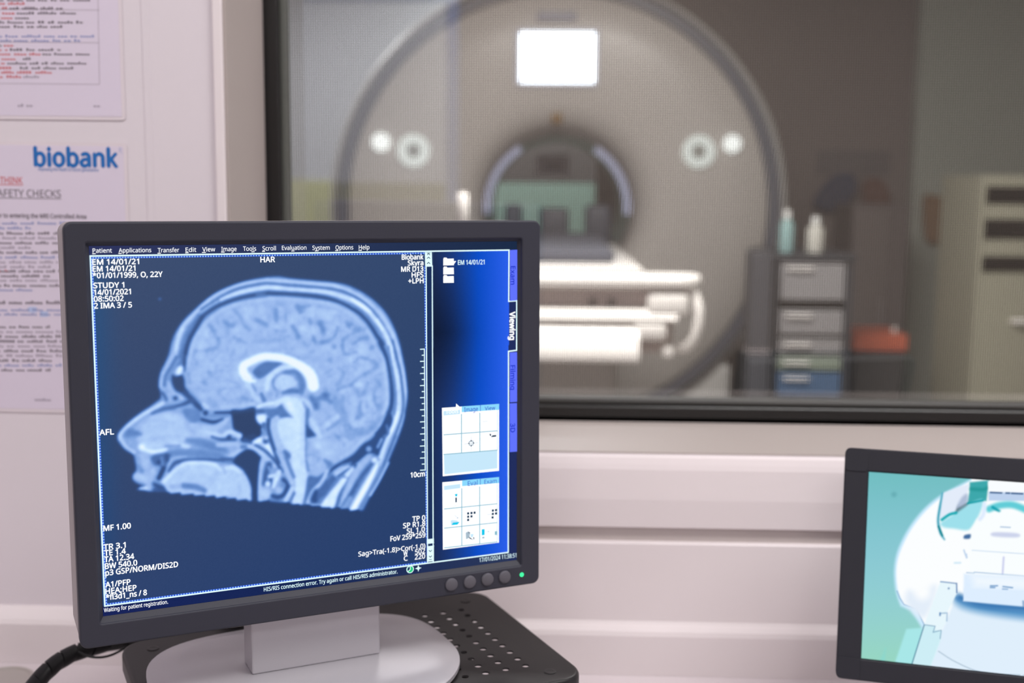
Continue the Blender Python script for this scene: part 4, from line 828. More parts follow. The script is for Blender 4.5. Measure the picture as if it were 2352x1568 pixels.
put('housing', xf(hb, H2D @ Matrix.Translation((0, 0.0282, 0)) @ XZ), mat('dark_grey_housing', (48, 47, 54), 0.5), m2, smooth=True)
M_SEAM = mat('seam_dark', (36, 36, 42), 0.6)
for cx0, cz0, cx1, cz1 in ((bx0, -0.0005, -0.0005, bz1), (bx0, bz0, -0.0005, -UH+0.0005), (W2+.0005, -0.0005, bx1, bz1), (W2+.0005, bz0, bx1, -UH+0.0005)):
    g_ = flat([rrect(cx0+.0004, cz0+.0004, cx1-.0004, cz1-.0004, 0.0045)], 0.0004, 0.0002)
    put('corner_cap', xf(g_, H2D @ Matrix.Translation((0, -0.0032, 0)) @ XZ), M_DARK2, m2)
zm = -0.10
nk = bmesh.new(); tb = H2D @ Vector((W2/2, 0.03, zm))
ll = L2.inverted() @ tb
box(nk, W2/2-0.03, ll.y-0.004, 0.728, W2/2+0.03, ll.y+0.012, ll.z, bevel=0.002, M=L2)
put('stand_neck', nk, M_DARK2, m2)
sb = flat([rrect(W2/2-0.09, ll.y-0.085, W2/2+0.09, ll.y+0.065, 0.02)], 0.003, 0.0012)
put('stand_base', xf(sb, L2 @ Matrix.Translation((0, 0, 0.7243))), M_DARK2, m2, smooth=True)
# its picture
H2M = homog([(1998, 1081), (2352, 1111), (2352, 1553.7), (1976.7, 1508.7)], [(0, 0), (UW, 0), (UW, -UH), (0, -UH)]); H2I = np.linalg.inv(H2M)
U2, V2 = np.meshgrid(np.linspace(0, W2, 330), np.linspace(0, -UH, 250))
Um = np.where(U2 > 0.1475, 0.295-U2, U2)
X2, Y2_ = hmap(H2I, Um, V2); X2 = X2.reshape(U2.shape); Y2_ = Y2_.reshape(U2.shape)
p = Paint(X2, Y2_, 3); p.crop(1880, 980, 2.667)
ty = np.clip((p.Y-1081)/430, 0, 1)
p.a[:] = np.stack([114+36*ty+8*np.sin(3*ty), 190+24*ty, 193+18*np.sin(3.0*ty)], 1)
wh = (252, 254, 255)
p.fill([(470, 400)], (100, 172, 178), 8) if False else p.dot(465, 405, 14, (102, 172, 180), 6)
p.fill([(540, 1228), (650, 1220), (578, 1460), (462, 1460)], (168, 231, 232), 4, False)
p.fill([(370, 1440), (410, 1350), (400, 1500)], (140, 215, 205), 6, False)
body = [(930, 320), (845, 362), (740, 418), (640, 500), (550, 615), (488, 740), (466, 850), (470, 960), (485, 1030), (505, 1085)]
p.fill([tuple(q) for q in cr(body, 5)]+[(565, 1112), (592, 1150), (640, 1228), (700, 1300), (1400, 1300), (1400, 200), (930, 200)], (205, 235, 255), 5, False)
p.fill([tuple(q) for q in cr([(930, 330), (850, 376), (750, 430), (655, 510), (568, 620), (505, 745), (480, 850), (484, 960), (500, 1020), (525, 1072)], 5)]+[(600, 1102), (652, 1200), (760, 1240), (1400, 1240), (1400, 200), (930, 200)], wh, 3, False)
p.line([(483, 990), (500, 1035), (525, 1074), (602, 1104), (652, 1204)], 4, (96, 140, 190), 1.2, sm=False)
p.fill([(550, 990), (620, 1000), (720, 960), (700, 1080), (640, 1160), (540, 1070)], (228, 238, 250), 12)
p.dot(640, 1000, 45, wh, 14)
# bore and blanket
p.fill([(758, 402), (840, 372), (916, 350), (905, 420), (862, 480), (828, 525), (770, 545), (744, 560), (738, 480)], (228, 236, 250), 3, False)
p.line([(757, 402), (741, 490), (732, 570), (748, 640), (772, 680)], [8, 14, 14, 16, 6], (60, 160, 185), 3)
p.line([(735, 600), (758, 655)], 10, (0, 130, 140), 2.5)
p.fill([(920, 340), (1035, 330), (1022, 452), (960, 455), (905, 472), (918, 400)], (62, 168, 172), 3, False)
p.fill([(850, 480), (880, 460), (915, 470), (880, 515), (835, 530)], (92, 118, 130), 4); p.fill([(872, 430), (905, 410), (905, 460), (845, 490)], (176, 190, 215), 5)
p.fill([(752, 575), (840, 520), (930, 462), (1002, 445), (985, 520), (940, 600), (905, 625), (830, 615), (765, 605)], (158, 224, 236), 5)
p.line([(755, 560), (800, 530), (840, 520)], 16, (20, 168, 178), 3); p.line([(910, 465), (1000, 448)], 10, (10, 150, 160), 3); p.line([(930, 380), (1000, 385), (1025, 375)], 18, (40, 150, 150), 5)
p.fill([(1028, 336), (1400, 350), (1400, 410), (1032, 398)], (250, 253, 255), 2.5, False)
p.fill([(1033, 398), (1400, 412), (1400, 460), (1035, 452)], (190, 210, 238), 2.5, False); p.fill([(1040, 452), (1400, 462), (1400, 478), (1120, 468), (1030, 480)], wh, 3, False)
for a, b in (((1045, 402), (1112, 406)), ((1138, 407), (1160, 408)), ((1172, 409), (1238, 413))): p.line([a, b], 8, (30, 70, 120), 1.6)
p.line([(1040, 500), (1100, 480), (1180, 478), (1260, 508)], 40, (98, 205, 216), 5); p.line([(1060, 490), (1100, 515)], 16, (20, 160, 175), 3)
p.fill([(925, 640), (965, 560), (1040, 530), (1120, 515), (1230, 540), (1400, 560), (1400, 1060), (1260, 1094), (890, 1058), (890, 985), (925, 880)], (250, 254, 255), 5, False)
p.line([(1010, 470), (1005, 530), (985, 560)], 22, (222, 236, 255), 4)
p.fill([(893, 655), (928, 650), (925, 675), (890, 675)], (70, 110, 160), 3)
p.line([(1110, 608), (1168, 612)], 5, (150, 180, 215), 2); p.fill([(1070, 640), (1210, 648), (1212, 672), (1068, 664)], (205, 212, 236), 4)
p.line([(940, 746), (1100, 760), (1260, 772)], 3, (178, 205, 235), 1.5); p.line([(1132, 792), (1128, 893)], 10, (196, 200, 236), 2.5)
p.line([(908, 882), (955, 886), (955, 880), (1260, 907)], 4, (120, 160, 205), 1.5, sm=False); p.line([(905, 770), (908, 792), (890, 745)], 8, (180, 205, 235), 2); p.line([(835, 822), (870, 822)], 8, (196, 226, 245), 3)
p.fill([(892, 890), (1400, 918), (1400, 1104), (1258, 1095), (890, 1058)], (222, 238, 255), 4, False); p.fill([(940, 900), (1400, 925), (1400, 1000), (960, 970)], (240, 248, 255), 16, False)
for a, b in (((1055, 965), (1098, 965)), ((1055, 975), (1082, 976)), ((1132, 970), (1190, 978)), ((1130, 986), (1160, 988))): p.line([a, b], 6, (80, 130, 185), 2)
# table top below and rails
p.fill([(880, 1030), (1000, 1075), (1400, 1100), (1400, 1620), (600, 1620), (780, 1190), (840, 1045)], (224, 239, 252), 5, False)
p.line([(845, 1035), (900, 1075), (1030, 1105), (1260, 1135), (1400, 1140)], [40, 50, 60, 70, 70], (86, 148, 200), 15); p.line([(870, 1035), (1000, 1080), (1260, 1105)], 36, (58, 118, 178), 9)
p.fill([(892, 980), (1400, 1000), (1400, 1104), (1258, 1095), (890, 1058)], (222, 238, 255), 2.5, False)
p.line([(1255, 1060), (1258, 1094)], 4, (60, 110, 160), 1.5)
p.fill([(748, 938), (848, 950), (850, 1010), (792, 1128), (790, 1182), (757, 1242), (752, 1300), (690, 1470), (574, 1470), (650, 1204)], (232, 247, 253), 2.5, False)
p.fill([(650, 1204), (716, 1212), (712, 1235), (757, 1242), (752, 1300), (690, 1470), (574, 1470)], (206, 238, 246), 3, False)
p.line([(750, 936), (848, 948)], 5, (60, 110, 170), 1.5); p.line([(848, 948), (850, 1005)], 6, (50, 96, 160), 1.5); p.line([(650, 1206), (575, 1450)], 5, (60, 110, 140), 1.6); p.line([(650, 1202), (718, 1212), (706, 1250), (756, 1238), (750, 1290)], 4, (110, 150, 180), 1.5, sm=False); p.line([(748, 1132), (792, 1130), (790, 1180)], 5, (130, 165, 200), 2, sm=False); p.line([(748, 1130), (748, 1145)], 7, (60, 110, 170), 2); p.dot(800, 978, 5, (80, 120, 170), 2)
p.line([(740, 1370), (850, 1440), (1010, 1505), (1250, 1525)], 3.5, (140, 165, 185), 1.6)
s2 = picture('screen', U2, V2, p.a, S2, MATS.setdefault('cam_pic', emit_attr('camera_picture')), m2)
s2['label'] = 'lit screen with a teal and white camera picture'

# ------------------------------------------------------------------ laminated notices on the wall
M_FILM = mat('clear_laminate_film', (222, 212, 218), 0.12, spec=0.7, vary=0.01)
INK = dict(k=mat('black_print', (102, 94, 104), 0.6), g=mat('grey_print', (158, 148, 164), 0.6), b=mat('blue_print', (136, 144, 190), 0.6), r=mat('red_print', (200, 100, 104), 0.6), o=mat('logo_blue', (22, 104, 178), 0.5), l=mat('table_rule', (170, 160, 172), 0.6), h=mat('highlight_blue', (176, 190, 224), 0.6))
KI = {k: i for i, k in enumerate(INK)}
def notice(x_r, z_t, z_b, label, lines, tilt):
    w_, h_ = 0.216, z_t-z_b
    Mx = Matrix.Translation((x_r-w_/2, WY, (z_t+z_b)/2)) @ Matrix.Rotation(tilt, 4, 'Y')
    t = thing('laminated_notice', label, 'notice', M=Mx @ Matrix.Translation((0, 0, -h_/2)))
    f_ = flat([rrect(-w_/2, -h_/2, w_/2, h_/2, 0.004, 4)], 0.00035, 0.0)
    put('laminate_film', xf(f_, Mx @ Matrix.Translation((0, -0.0009, 0)) @ XZ), M_FILM, t)
    s_ = flat([rrect(-w_/2+.004, -h_/2+.004, w_/2-.004, h_/2-.004, 0.0005, 2)], 0.0001, 0.0)
    sh = put('paper_sheet', xf(s_, Mx @ Matrix.Translation((0, -0.00145, 0)) @ XZ), M_PAPER, t)
    F = Flat(); Mi = Mx.inverted()
    def loc(px_, py_): v = Mi @ Vector(at(px_, py_, WY-.0016)); return v.x, v.z
    lines(F, loc)
    put('printing', F.mesh(Mx @ Matrix(((1, 0, 0, 0), (0, 0, -1, -0.00165), (0, 1, 0, 0), (0, 0, 0, 1)))), list(INK.values()), sh)
    return t
def words(F, loc, y_, x_end, ink, seed, hpx=9.0, x0=-150):
    rr = random.Random(seed); x_ = x0
    while x_ < x_end-6:
        wl = min(rr.uniform(14, 46), x_end-x_)
        a = loc(x_, y_+hpx/2); b = loc(x_+wl, y_+hpx/2-0.3)
        n = max(2, int(wl/6)); stp = (b[0]-a[0])/n; hh = hpx*0.00049
        for k in range(n):                                   # letters too blurred to read: little upright strokes of uneven height
            up_ = rr.choice((.62, .62, .7, 1.0)); F.rect(a[0]+k*stp, a[1], a[0]+(k+.62)*stp, a[1]+hh*up_, 0, KI[ink])
            F.rect(a[0]+k*stp, a[1]+hh*(.2 if up_ < .9 else .45), a[0]+(k+1)*stp*1.0, a[1]+hh*(.38 if up_ < .9 else .6), 0.00002, KI[ink])
        x_ += wl+rr.uniform(5, 8)
def low(F, loc):
    a = loc(80, 381); b = loc(270, 379); F.text('biobank', a[0], b[0], a[1], 0.0197, 0, 0.03, 0, KI['o'])
    for x_, y_ in ((276, 348), (281, 352)): q_ = loc(x_, y_); F.text('\u2122' if x_ < 280 else '.', q_[0]-.001, None, q_[1], 0.004, 0, 0, 0, KI['o'])
    a = loc(88, 392); b = loc(226, 390.5); F.text('improving the health of future generations', a[0], b[0], a[1], 0.0036, 0, 0.004, 0, KI['o'])
    a = loc(0, 421); b = loc(52, 420.5); F.text('THINK', a[0], b[0], a[1], 0.0072, 0, 0.012, 0, KI['r']); F.line((a[0]-.01, a[1]-.0014), (b[0], a[1]-.0014), 0.0009, 0, KI['r'])
    a = loc(-17, 451); b = loc(140, 449); F.text('SAFETY CHECKS', a[0], b[0], a[1], 0.008, 0, 0.006, 0, KI['k']); F.line((a[0]-.02, a[1]-.0016), (b[0], a[1]-.0016), 0.0008, 0, KI['k'])
    a = loc(-20, 499); b = loc(198, 497); F.text('prior to entering the MRI Controlled Area', a[0], b[0], a[1], 0.0048, 0, 0.02, 0, KI['k'])
    rows_ = ((512, 160, 'b'), (523, 72, 'b'), (535, 160, 'k'), (546, 160, 'g'), (557, 160, 'k'), (568, 72, 'g'), (579, 150, 'k'), (590, 158, 'b'), (601, 135, 'g'), (612, 118, 'g'), (622, 160, 'k'), (633, 116, 'k'), (643, 160, 'g'), (655, 160, 'k'), (665, 78, 'b'), (711, 160, 'b'), (721, 160, 'b'), (750, 116, 'k'), (761, 160, 'g'), (772, 160, 'k'), (783, 160, 'k'), (794, 160, 'g'), (805, 160, 'k'), (816, 160, 'g'), (827, 120, 'k'), (838, 160, 'b'), (849, 118, 'k'))
    for i_, (y_, xe, ik) in enumerate(rows_): words(F, loc, y_, xe, ik, 100+i_, 6.6)
    for (x0_, x1_, y_) in ((92, 110, 721), (66, 84, 711)): a = loc(x0_, y_+6); b = loc(x1_, y_-6); F.rect(a[0], a[1], b[0], b[1], -0.00003, KI['h'])
    words(F, loc, 694, 172, 'k', 77, 8.2); words(F, loc, 917, 118, 'g', 78, 7, 80)
    a = loc(0, 640); words(F, loc, 621.5, 18, 'r', 5, 6.6, -30)
def upp(F, loc):
    for i_, (y_, segs) in enumerate(((0, [(-150, 215, 'k')]), (8, [(-150, 58, 'r')]), (19, [(-150, 18, 'r'), (22, 158, 'k')]), (30, [(-150, 35, 'r'), (39, 178, 'k')]), (41, [(-150, 30, 'r'), (35, 72, 'k')]), (51, [(-150, 192, 'k')]), (61, [(-150, 145, 'k')]), (83, [(-150, 220, 'b')]), (93, [(-150, 186, 'b')]), (104, [(-150, 5, 'k'), (9, 32, 'r')]), (114, [(-150, 18, 'r'), (23, 140, 'k')]), (124, [(-150, 95, 'r'), (98, 207, 'k')]), (135, [(-150, 48, 'r'), (53, 72, 'k')]), (145, [(-150, 12, 'r'), (17, 212, 'k')]), (156, [(-150, 40, 'r'), (46, 170, 'k')]), (166, [(-150, 120, 'r')]), (176, [(-150, 50, 'r'), (54, 94, 'g')]))):
        for k, (x0_, x1_, ik) in enumerate(segs): words(F, loc, y_, x1_, ik, 300+10*i_+k, 6.0, x0_)
    for y_ in (22.5, 97.5, 193): F.line(loc(-180, y_-3), loc(228, y_+.8), 0.0007, 0, KI['l'])
    F.line(loc(224, -60), loc(228.5, 193), 0.0007, 0, KI['l'])
    words(F, loc, 242, 82, 'g', 31, 7, 41); words(F, loc, 243, 233, 'g', 32, 6, 215)
rX = at(291, 300, WY)[0]; rX2 = at(302, 600, WY)[0]
zt1 = at(290, 276, WY)[2]
notice(rX, zt1+0.303, zt1, 'upper laminated notice with red and grey ruled text on the wall left of the window', upp, R(0.15))
notice(rX2-0.001, at(300, 327, WY)[2], at(150, 947, WY)[2], 'lower laminated notice with a large blue logo, partly hidden by the large monitor', low, R(0.3))

# ------------------------------------------------------------------ scanner room
SX0, SX1, SY0, SY1 = -2.6, 3.4, 1.60, 8.2
M_SW = mat('scanner_room_wall', (176, 175, 181), 0.6, vary=0.02, scale=3); M_TEAL = mat('green_wainscot', (158, 186, 176), 0.5)
M_FL = mat('grey_vinyl_floor', (150, 146, 142), 0.35, vary=0.05); M_BRN = mat('dark_brown_panel', (134, 124, 122), 0.5); M_GG = mat('grey_green_panel', (176, 180, 172), 0.5)
struct('floor_scanner', B(SX0, SY0, -0.05, SX1, SY1, 0), M_FL)
struct('ceiling_scanner', B(SX0, SY0, 2.72, SX1, SY1, 2.77), M_CEIL)
struct('wall_left_scanner', B(SX0-.1, SY0, 0, SX0, SY1, 2.72), M_SW)
struct('wall_right_scanner', B(SX1, SY0, 0, SX1+.1, SY1, 2.72), M_GG)
struct('wall_back_scanner', B(SX0, SY1, 0, SX1, SY1+.1, 2.72), M_SW)
zd = at(850, 413, SY1)[2]
struct('trim_8', B(SX0, SY1-0.02, 0, SX1, SY1, zd), mat('olive_wainscot', (186, 184, 152), 0.5))
struct('trim_9', B(-0.60, SY1-0.045, zd-.01, 0.74, SY1-0.021, 2.0, bevel=0.004), mat('dark_grey_board', (96, 90, 92), 0.6))
struct('trim_10', B(-0.60, SY1-0.045, 0.05, 0.74, SY1-0.021, zd-.012, bevel=0.004), M_TEAL)
bxl = at(1745, 300, 7.0)[0]; bxr = at(2092, 300, 7.0)[0]
struct('wall_partition', B(bxl-0.95, 7.0, 0, bxr, 7.1, 2.72), M_BRN)
struct('wall_side', B(bxr, 6.9, 0, SX1, 7.1, 2.72), M_GG)
# scanner
GC = at(1280, 481, 5.5); GX, GZ = GC[0], GC[2]
M_WHITE = mat('white_scanner_cover', (174, 169, 165), 0.34, vary=0.01, scale=3); M_RIM = mat('dark_grey_rim', (92, 94, 104), 0.4); M_BODY = mat('grey_scanner_body', (200, 198, 196), 0.45)
AX = Matrix.Translation((GX, 5.5, GZ)) @ Matrix.Rotation(R(-90), 4, 'X')       # local Z runs away from the camera, local X right
sc_ = thing('mri_scanner', 'large round white scanner with a dark rim and a central bore', 'scanner', loc=(GX, 6.3, 0))
put('front_cover', revolve(bmesh.new(), [(0.352, 0.20), (0.362, 0.13), (0.385, 0.07), (0.425, 0.03), (0.48, 0.008), (0.56, 0.0), (0.8, 0.006), (0.945, 0.022), (0.978, 0.04), (0.985, 0.075), (0.352, 0.21)], 96, AX, closed=True), M_WHITE, sc_, smooth=True)
put('rim', revolve(bmesh.new(), [(0.978, 0.075), (0.990, 0.056), (1.02, 0.052), (1.04, 0.06), (1.046, 0.08), (1.046, 0.2), (0.985, 0.2)], 96, AX, closed=True), M_RIM, sc_, smooth=True, label='dark grey rim')
put('body_cover', revolve(bmesh.new(), [(0.36, 0.2), (1.046, 0.2), (1.05, 0.11), (1.065, 0.09), (1.082, 0.11), (1.088, 0.2), (1.088, 1.2), (1.04, 1.35), (0.36, 1.35)], 96, AX, closed=True), M_BODY, sc_, smooth=True)
put('bore_liner', revolve(bmesh.new(), [(0.349, 0.12), (0.356, 0.12), (0.358, 1.34), (0.349, 1.34)], 72, AX, closed=True), mat('bore_liner_grey', (120, 112, 112), 0.4), sc_, smooth=True, label='grey bore tube')
for s in (-1, 1):
    a0, a1 = (R(180-4), R(180+58)) if s < 0 else (R(-58), R(4))
    put('bore_light', revolve(bmesh.new(), [(0.3485, 0.12), (0.318, 0.125), (0.318, 0.16), (0.3485, 0.16)], 24, AX, a0, a1, closed=True), emit('bore_light_lavender', (200, 202, 232), 1.0), sc_, smooth=True, label='pale lavender light strip')
put('pedestal', B(GX-0.85, 5.62, 0, GX+0.85, 6.75, 0.42, bevel=0.03), M_BODY, sc_)
a = at(1195, 75, 5.49); b = at(1365, 190, 5.49)
dsp = put('display', B(a[0]-.02, 5.485, b[2]-.02, b[0]+.02, 5.515, a[2]+.02, bevel=0.006), mat('display_surround', (190, 190, 200), 0.4), sc_)
put('display_panel', B(a[0], 5.481, b[2], b[0], 5.486, a[2]), emit('lit_display', (236, 244, 255), 6.0), dsp, label='glowing white display panel')
a = at(1234, 27, 5.5); b = at(1324, 49, 5.5); put('name_plate', B(a[0], 5.493, b[2], b[0], 5.506, a[2], bevel=0.002), mat('grey_name_plate', (128, 128, 142), 0.4), sc_)
M_KN = emit('bright_control', (236, 238, 236), 2.4); M_KD = mat('white_control_dial', (246, 246, 246), 0.25)  # emission added to brighten the control buttons
M_KD2 = emit('bright_dial', (222, 226, 222), 1.8)  # dial rings brightened by added emission as well
for x_, y_, r_ in ((875, 326, 0.042), (1682, 330, 0.040)):
    k = at(x_, y_, 5.5); put('control_button', revolve(bmesh.new(), [(0, -0.028), (r_*.8, -0.024), (r_, -0.008), (r_, 0.02)], 32, Matrix.Translation((k[0], 5.5, k[2])) @ Matrix.Rotation(R(-90), 4, 'X')), M_KN, sc_, smooth=True)
for x_, y_, r_ in ((950, 346, 0.074), (1605, 348, 0.074)):
    k = at(x_, y_, 5.5); Mk = Matrix.Translation((k[0], 5.5, k[2])) @ Matrix.Rotation(R(-90), 4, 'X')
    rg = put('control_dial', revolve(bmesh.new(), [(r_*.45, -0.012), (r_*.6, -0.026), (r_*.85, -0.026), (r_, -0.01), (r_, 0.02), (r_*.45, 0.02)], 40, Mk, closed=True), M_KD2, sc_, smooth=True)
    put('dial_centre', revolve(bmesh.new(), [(0, -0.004), (r_*.45, -0.004), (r_*.45, 0.015)], 32, Mk), mat('grey_dial_centre', (138, 138, 134), 0.4), rg, smooth=True)
k = at(1279, 272, 5.5); put('laser_aperture', revolve(bmesh.new(), [(0, -0.008), (0.02, -0.006), (0.026, 0.0), (0.026, 0.03)], 24, Matrix.Translation((k[0], 5.503, k[2])) @ Matrix.Rotation(R(-90), 4, 'X')), mat('amber_aperture', (120, 92, 50), 0.3), sc_, smooth=True, label='small amber aperture')

# patient table: foot end towards the window
TY = 3.6
def tz(y_, Y=TY): return at(1400, y_, Y)[2]
hx = at(1619, 645, TY)[0]-GX
M_TB = mat('white_table_shell', (244, 240, 236), 0.22, vary=0.01); M_TP = mat('pinkish_grey_panel', (186, 172, 168), 0.4)
tbl = thing('patient_table', 'long white patient table running into the bore of the round scanner', 'table', loc=(GX, 4.6, 0))
def nose(x0_, x1_, za, zb_, y0_, y1_, rr=0.02):
    """a bar across the table whose front is rounded and leans back towards its top"""
    h_ = za-zb_; pr_ = [(y1_, zb_), (y0_+.004, zb_), (y0_, zb_+h_*.12), (y0_+h_*.12, zb_+h_*.45), (y0_+h_*.42, za-h_*.12), (y0_+h_*.62, za), (y1_, za)]
    return extr(pr_, x0_, x1_)
tp = flat([rrect(-hx, TY, hx, TY+.16, 0.075, 8)], (tz(631)-tz(664))/2-.0165, 0.0155, 4)
put('end_bar', xf(tp, Matrix.Translation((GX, 0, (tz(631)+tz(664))/2))), M_TB, tbl, smooth=True)
put('table_top', B(GX-.275, TY+.08, tz(664)+.004, GX+.275, 5.42, tz(631)-.001, bevel=0.012, seg=3), M_TB, tbl, smooth=True)
put('recessed_panel', B(GX-hx+.04, TY+.04, tz(709), GX+hx-.045, TY+.5, tz(663), bevel=0.006), M_TP, tbl)
for x_ in (1362, 1405): k = at(x_, 695, TY+.03); put('panel_latch', B(k[0]-.012, TY+.028, k[2]-.014, k[0]+.012, TY+.045, k[2]+.014, bevel=0.003), mat('grey_latch', (120, 112, 110), 0.4), tbl)
put('side_rail', nose(GX-hx+.02, GX+hx-.08, tz(710), tz(737), TY+.0, TY+.5), M_TB, tbl)
for s in (-1, 1):
    xx = GX+s*(hx-.10); put('corner_housing', B(xx-.075, TY+.005, tz(727), xx+.055, TY+.30, tz(672), bevel=0.018, seg=3), M_TB, tbl, smooth=True)
    put('side_handle', tube(bmesh.new(), cr([(GX+s*(hx-.03), TY+.05, tz(668)), (GX+s*(hx-.012), TY+.03, tz(715)), (GX+s*(hx-.02), TY+.03, tz(770)), (GX+s*(hx-.045), TY+.05, tz(800)), (GX+s*(hx-.09), TY+.09, tz(806))], 5), 0.017, 12), M_TB, tbl, smooth=True)
    k = at(1492, 760, TY); ux = (k[0]-GX)*s; put('caster_housing', B(GX+ux-.055, TY+.0, tz(783), GX+ux+.055, TY+.12, tz(739), bevel=0.016, seg=3), M_TB, tbl, smooth=True)
    k = at(1535, 811, TY); ux = (k[0]-GX)*s; put('release_knob', revolve(bmesh.new(), [(0, -0.02), (0.016, -0.016), (0.02, 0.0), (0.02, 0.03)], 20, Matrix.Translation((GX+ux, TY+.03, k[2])) @ Matrix.Rotation(R(-90), 4, 'X')), M_TB, tbl, smooth=True)
xr = at(1467, 780, TY)[0]-GX
put('lower_body', nose(GX-xr, GX+xr, tz(741), tz(827), TY-.04, TY+.5), M_TB, tbl, smooth=True)
put('under_tray', B(GX-hx+.08, TY+.12, tz(826)+.005, GX+hx-.08, TY+.9, tz(738), bevel=0.01), M_TP, tbl)
put('pedestal', B(GX-.22, 4.3, 0.0, GX+.22, 5.3, tz(826)+.01, bevel=0.03), M_WHITE, tbl)
put('mattress', B(GX-.19, 4.12, tz(631)-.001, GX+.19, 5.45, tz(631)+.05, bevel=0.018, seg=3), mat('dark_grey_mattress', (70, 72, 84), 0.6), tbl)
# head coil in the bore
M_COIL = mat('dark_grey_coil', (66, 70, 82), 0.45)
hc = thing('head_coil', 'dark grey head coil with upright posts standing inside the scanner bore', 'coil', loc=(GX, 5.9, tz(631)))
cz = tz(631)-.02; Yc = 5.75
def cx(x_): return at(x_, 550, Yc)[0]
def czp(y_): return at(1280, y_, Yc)[2]
put('cradle', B(cx(1180), Yc-.02, cz, cx(1408), Yc+.3, czp(548), bevel=0.02), M_COIL, hc)
for x_, t_, w_ in ((1178, 470, 20), (1272, 478, 34), (1374, 470, 30)):
    put('post', B(cx(x_-w_), Yc+.02, czp(560), cx(x_+w_), Yc+.16, czp(t_), bevel=0.025, seg=4), M_COIL, hc, smooth=True)
put('top_bridge', B(cx(1228), Yc+.30, czp(402), cx(1308), Yc+.36, czp(352), bevel=0.01), mat('grey_bridge', (132, 130, 140), 0.4), hc)
put('bridge_lens', B(cx(1247), Yc+.285, czp(388), cx(1295), Yc+.302, czp(370), bevel=0.005), M_COIL, hc)

# white upright left of the table
k = at(1062, 470, 3.3); Mp = Matrix.Translation((k[0], 3.3, 0))
st = thing('stand_post', 'slim white upright post in front of the scanner, above the middle of the large monitor', 'post', loc=(k[0], 3.3, 0))
put('shaft', revolve(bmesh.new(), [(0.011, 0.02), (0.011, k[2]-.02)], 16, Mp), M_TB, st, smooth=True)
put('cap', revolve(bmesh.new(), [(0.013, k[2]-.05), (0.017, k[2]-.03), (0.017, at(1062, 442, 3.3)[2]-.006), (0.012, at(1062, 442, 3.3)[2]), (0, at(1062, 442, 3.3)[2])], 20, Mp), M_TB, st, smooth=True)
put('foot_plate', revolve(bmesh.new(), [(0.13, 0), (0.13, 0.012), (0.03, 0.03), (0.0, 0.03)], 32, Mp), M_TB, st, smooth=True)

# equipment on the right
def pbox(x0_, y0_, x1_, y1_, Y_, dep, **k_):
    a = at(x0_, y0_, Y_); b = at(x1_, y1_, Y_); return B(a[0], Y_, b[2], b[0], Y_+dep, a[2], **k_)
def span(x0_, x1_, Y_): return at(x0_, 700, Y_)[0], at(x1_, 700, Y_)[0]
M_BLKF = mat('dark_cart_frame', (54, 56, 62), 0.45); M_DRW = mat('pale_grey_drawer', (146, 144, 146), 0.35); M_BLUE = mat('blue_drawer', (78, 104, 138), 0.4); M_GRN = mat('pale_green_drawer', (138, 148, 134), 0.4)
TRY = 4.85; tx0, tx1 = span(1772, 1958, TRY); zt = at(1860, 583, TRY)[2]
tr_ = thing('equipment_trolley', 'dark framed trolley with pale grey drawers right of the scanner', 'trolley', loc=((tx0+tx1)/2, TRY+.25, 0))
bm = bmesh.new(); box(bm, tx0, TRY+.01, 0.10, tx0+.03, TRY+.5, zt-.03); box(bm, tx1-.03, TRY+.01, 0.10, tx1, TRY+.5, zt-.03); box(bm, tx0+.03, TRY+.45, 0.10, tx1-.03, TRY+.5, zt-.03); box(bm, tx0+.03, TRY+.01, 0.10, tx1-.03, TRY+.45, 0.13)
put('frame', bm, M_BLKF, tr_)
put('top', B(tx0-.01, TRY-.01, zt-.03, tx1+.01, TRY+.52, zt, bevel=0.006), M_BLKF, tr_)
for y0_, y1_, mm in ((604, 690, M_DRW), (712, 768, M_DRW), (778, 812, M_DRW), (820, 850, M_GRN), (856, 910, M_BLUE)):
    zh, zl = at(1860, y0_, TRY)[2], at(1860, y1_, TRY)[2]
    dr = put('drawer', B(tx0+.034, TRY, zl, tx1-.034, TRY+.42, zh, bevel=0.005), mm, tr_)
    put('drawer_handle', tube(bmesh.new(), [(tx0+.06, TRY+.004, zh-.022), (tx0+.06, TRY-.018, zh-.022), (tx0+.16, TRY-.018, zh-.022), (tx0+.16, TRY+.004, zh-.022)], 0.006, 8), M_TB, dr)
put('drawer', B(tx0+.034, TRY, 0.14, tx1-.034, TRY+.42, at(1860, 918, TRY)[2], bevel=0.005), M_DRW, tr_)
for fx in (tx0+.03, tx1-.03):
    for fy in (TRY+.06, TRY+.44): put('caster', revolve(bmesh.new(), [(0, -0.012), (0.045, -0.012), (0.05, -0.006), (0.05, 0.006), (0.045, 0.012), (0, 0.012)], 20, Matrix.Translation((fx, fy, 0.05)) @ Matrix.Rotation(R(90), 4, 'Y')), M_BLKF, tr_)
def bottle(x_, y0_, y1_, r_, label, mm, capm):
    k = at(x_, y1_, TRY+.12); t_ = at(x_, y0_, TRY+.12)[2]; Mb = Matrix.Translation((k[0], TRY+.12, 0)); h_ = t_-zt
    o = thing('bottle', label, 'bottle', loc=(k[0], TRY+.12, zt), group='bottles on the trolley')
    put('bottle_body', revolve(bmesh.new(), [(0, zt+.0005), (r_*.95, zt+.0005), (r_, zt+.006), (r_, zt+h_*.62), (r_*.85, zt+h_*.7), (r_*.4, zt+h_*.78), (r_*.4, zt+h_*.84), (0, zt+h_*.84)], 28, Mb), mm, o, smooth=True)
    put('bottle_cap', revolve(bmesh.new(), [(r_*.5, zt+h_*.8), (r_*.5, zt+h_*.97), (r_*.4, t_), (0, t_)], 20, Mb), capm, o, smooth=True)
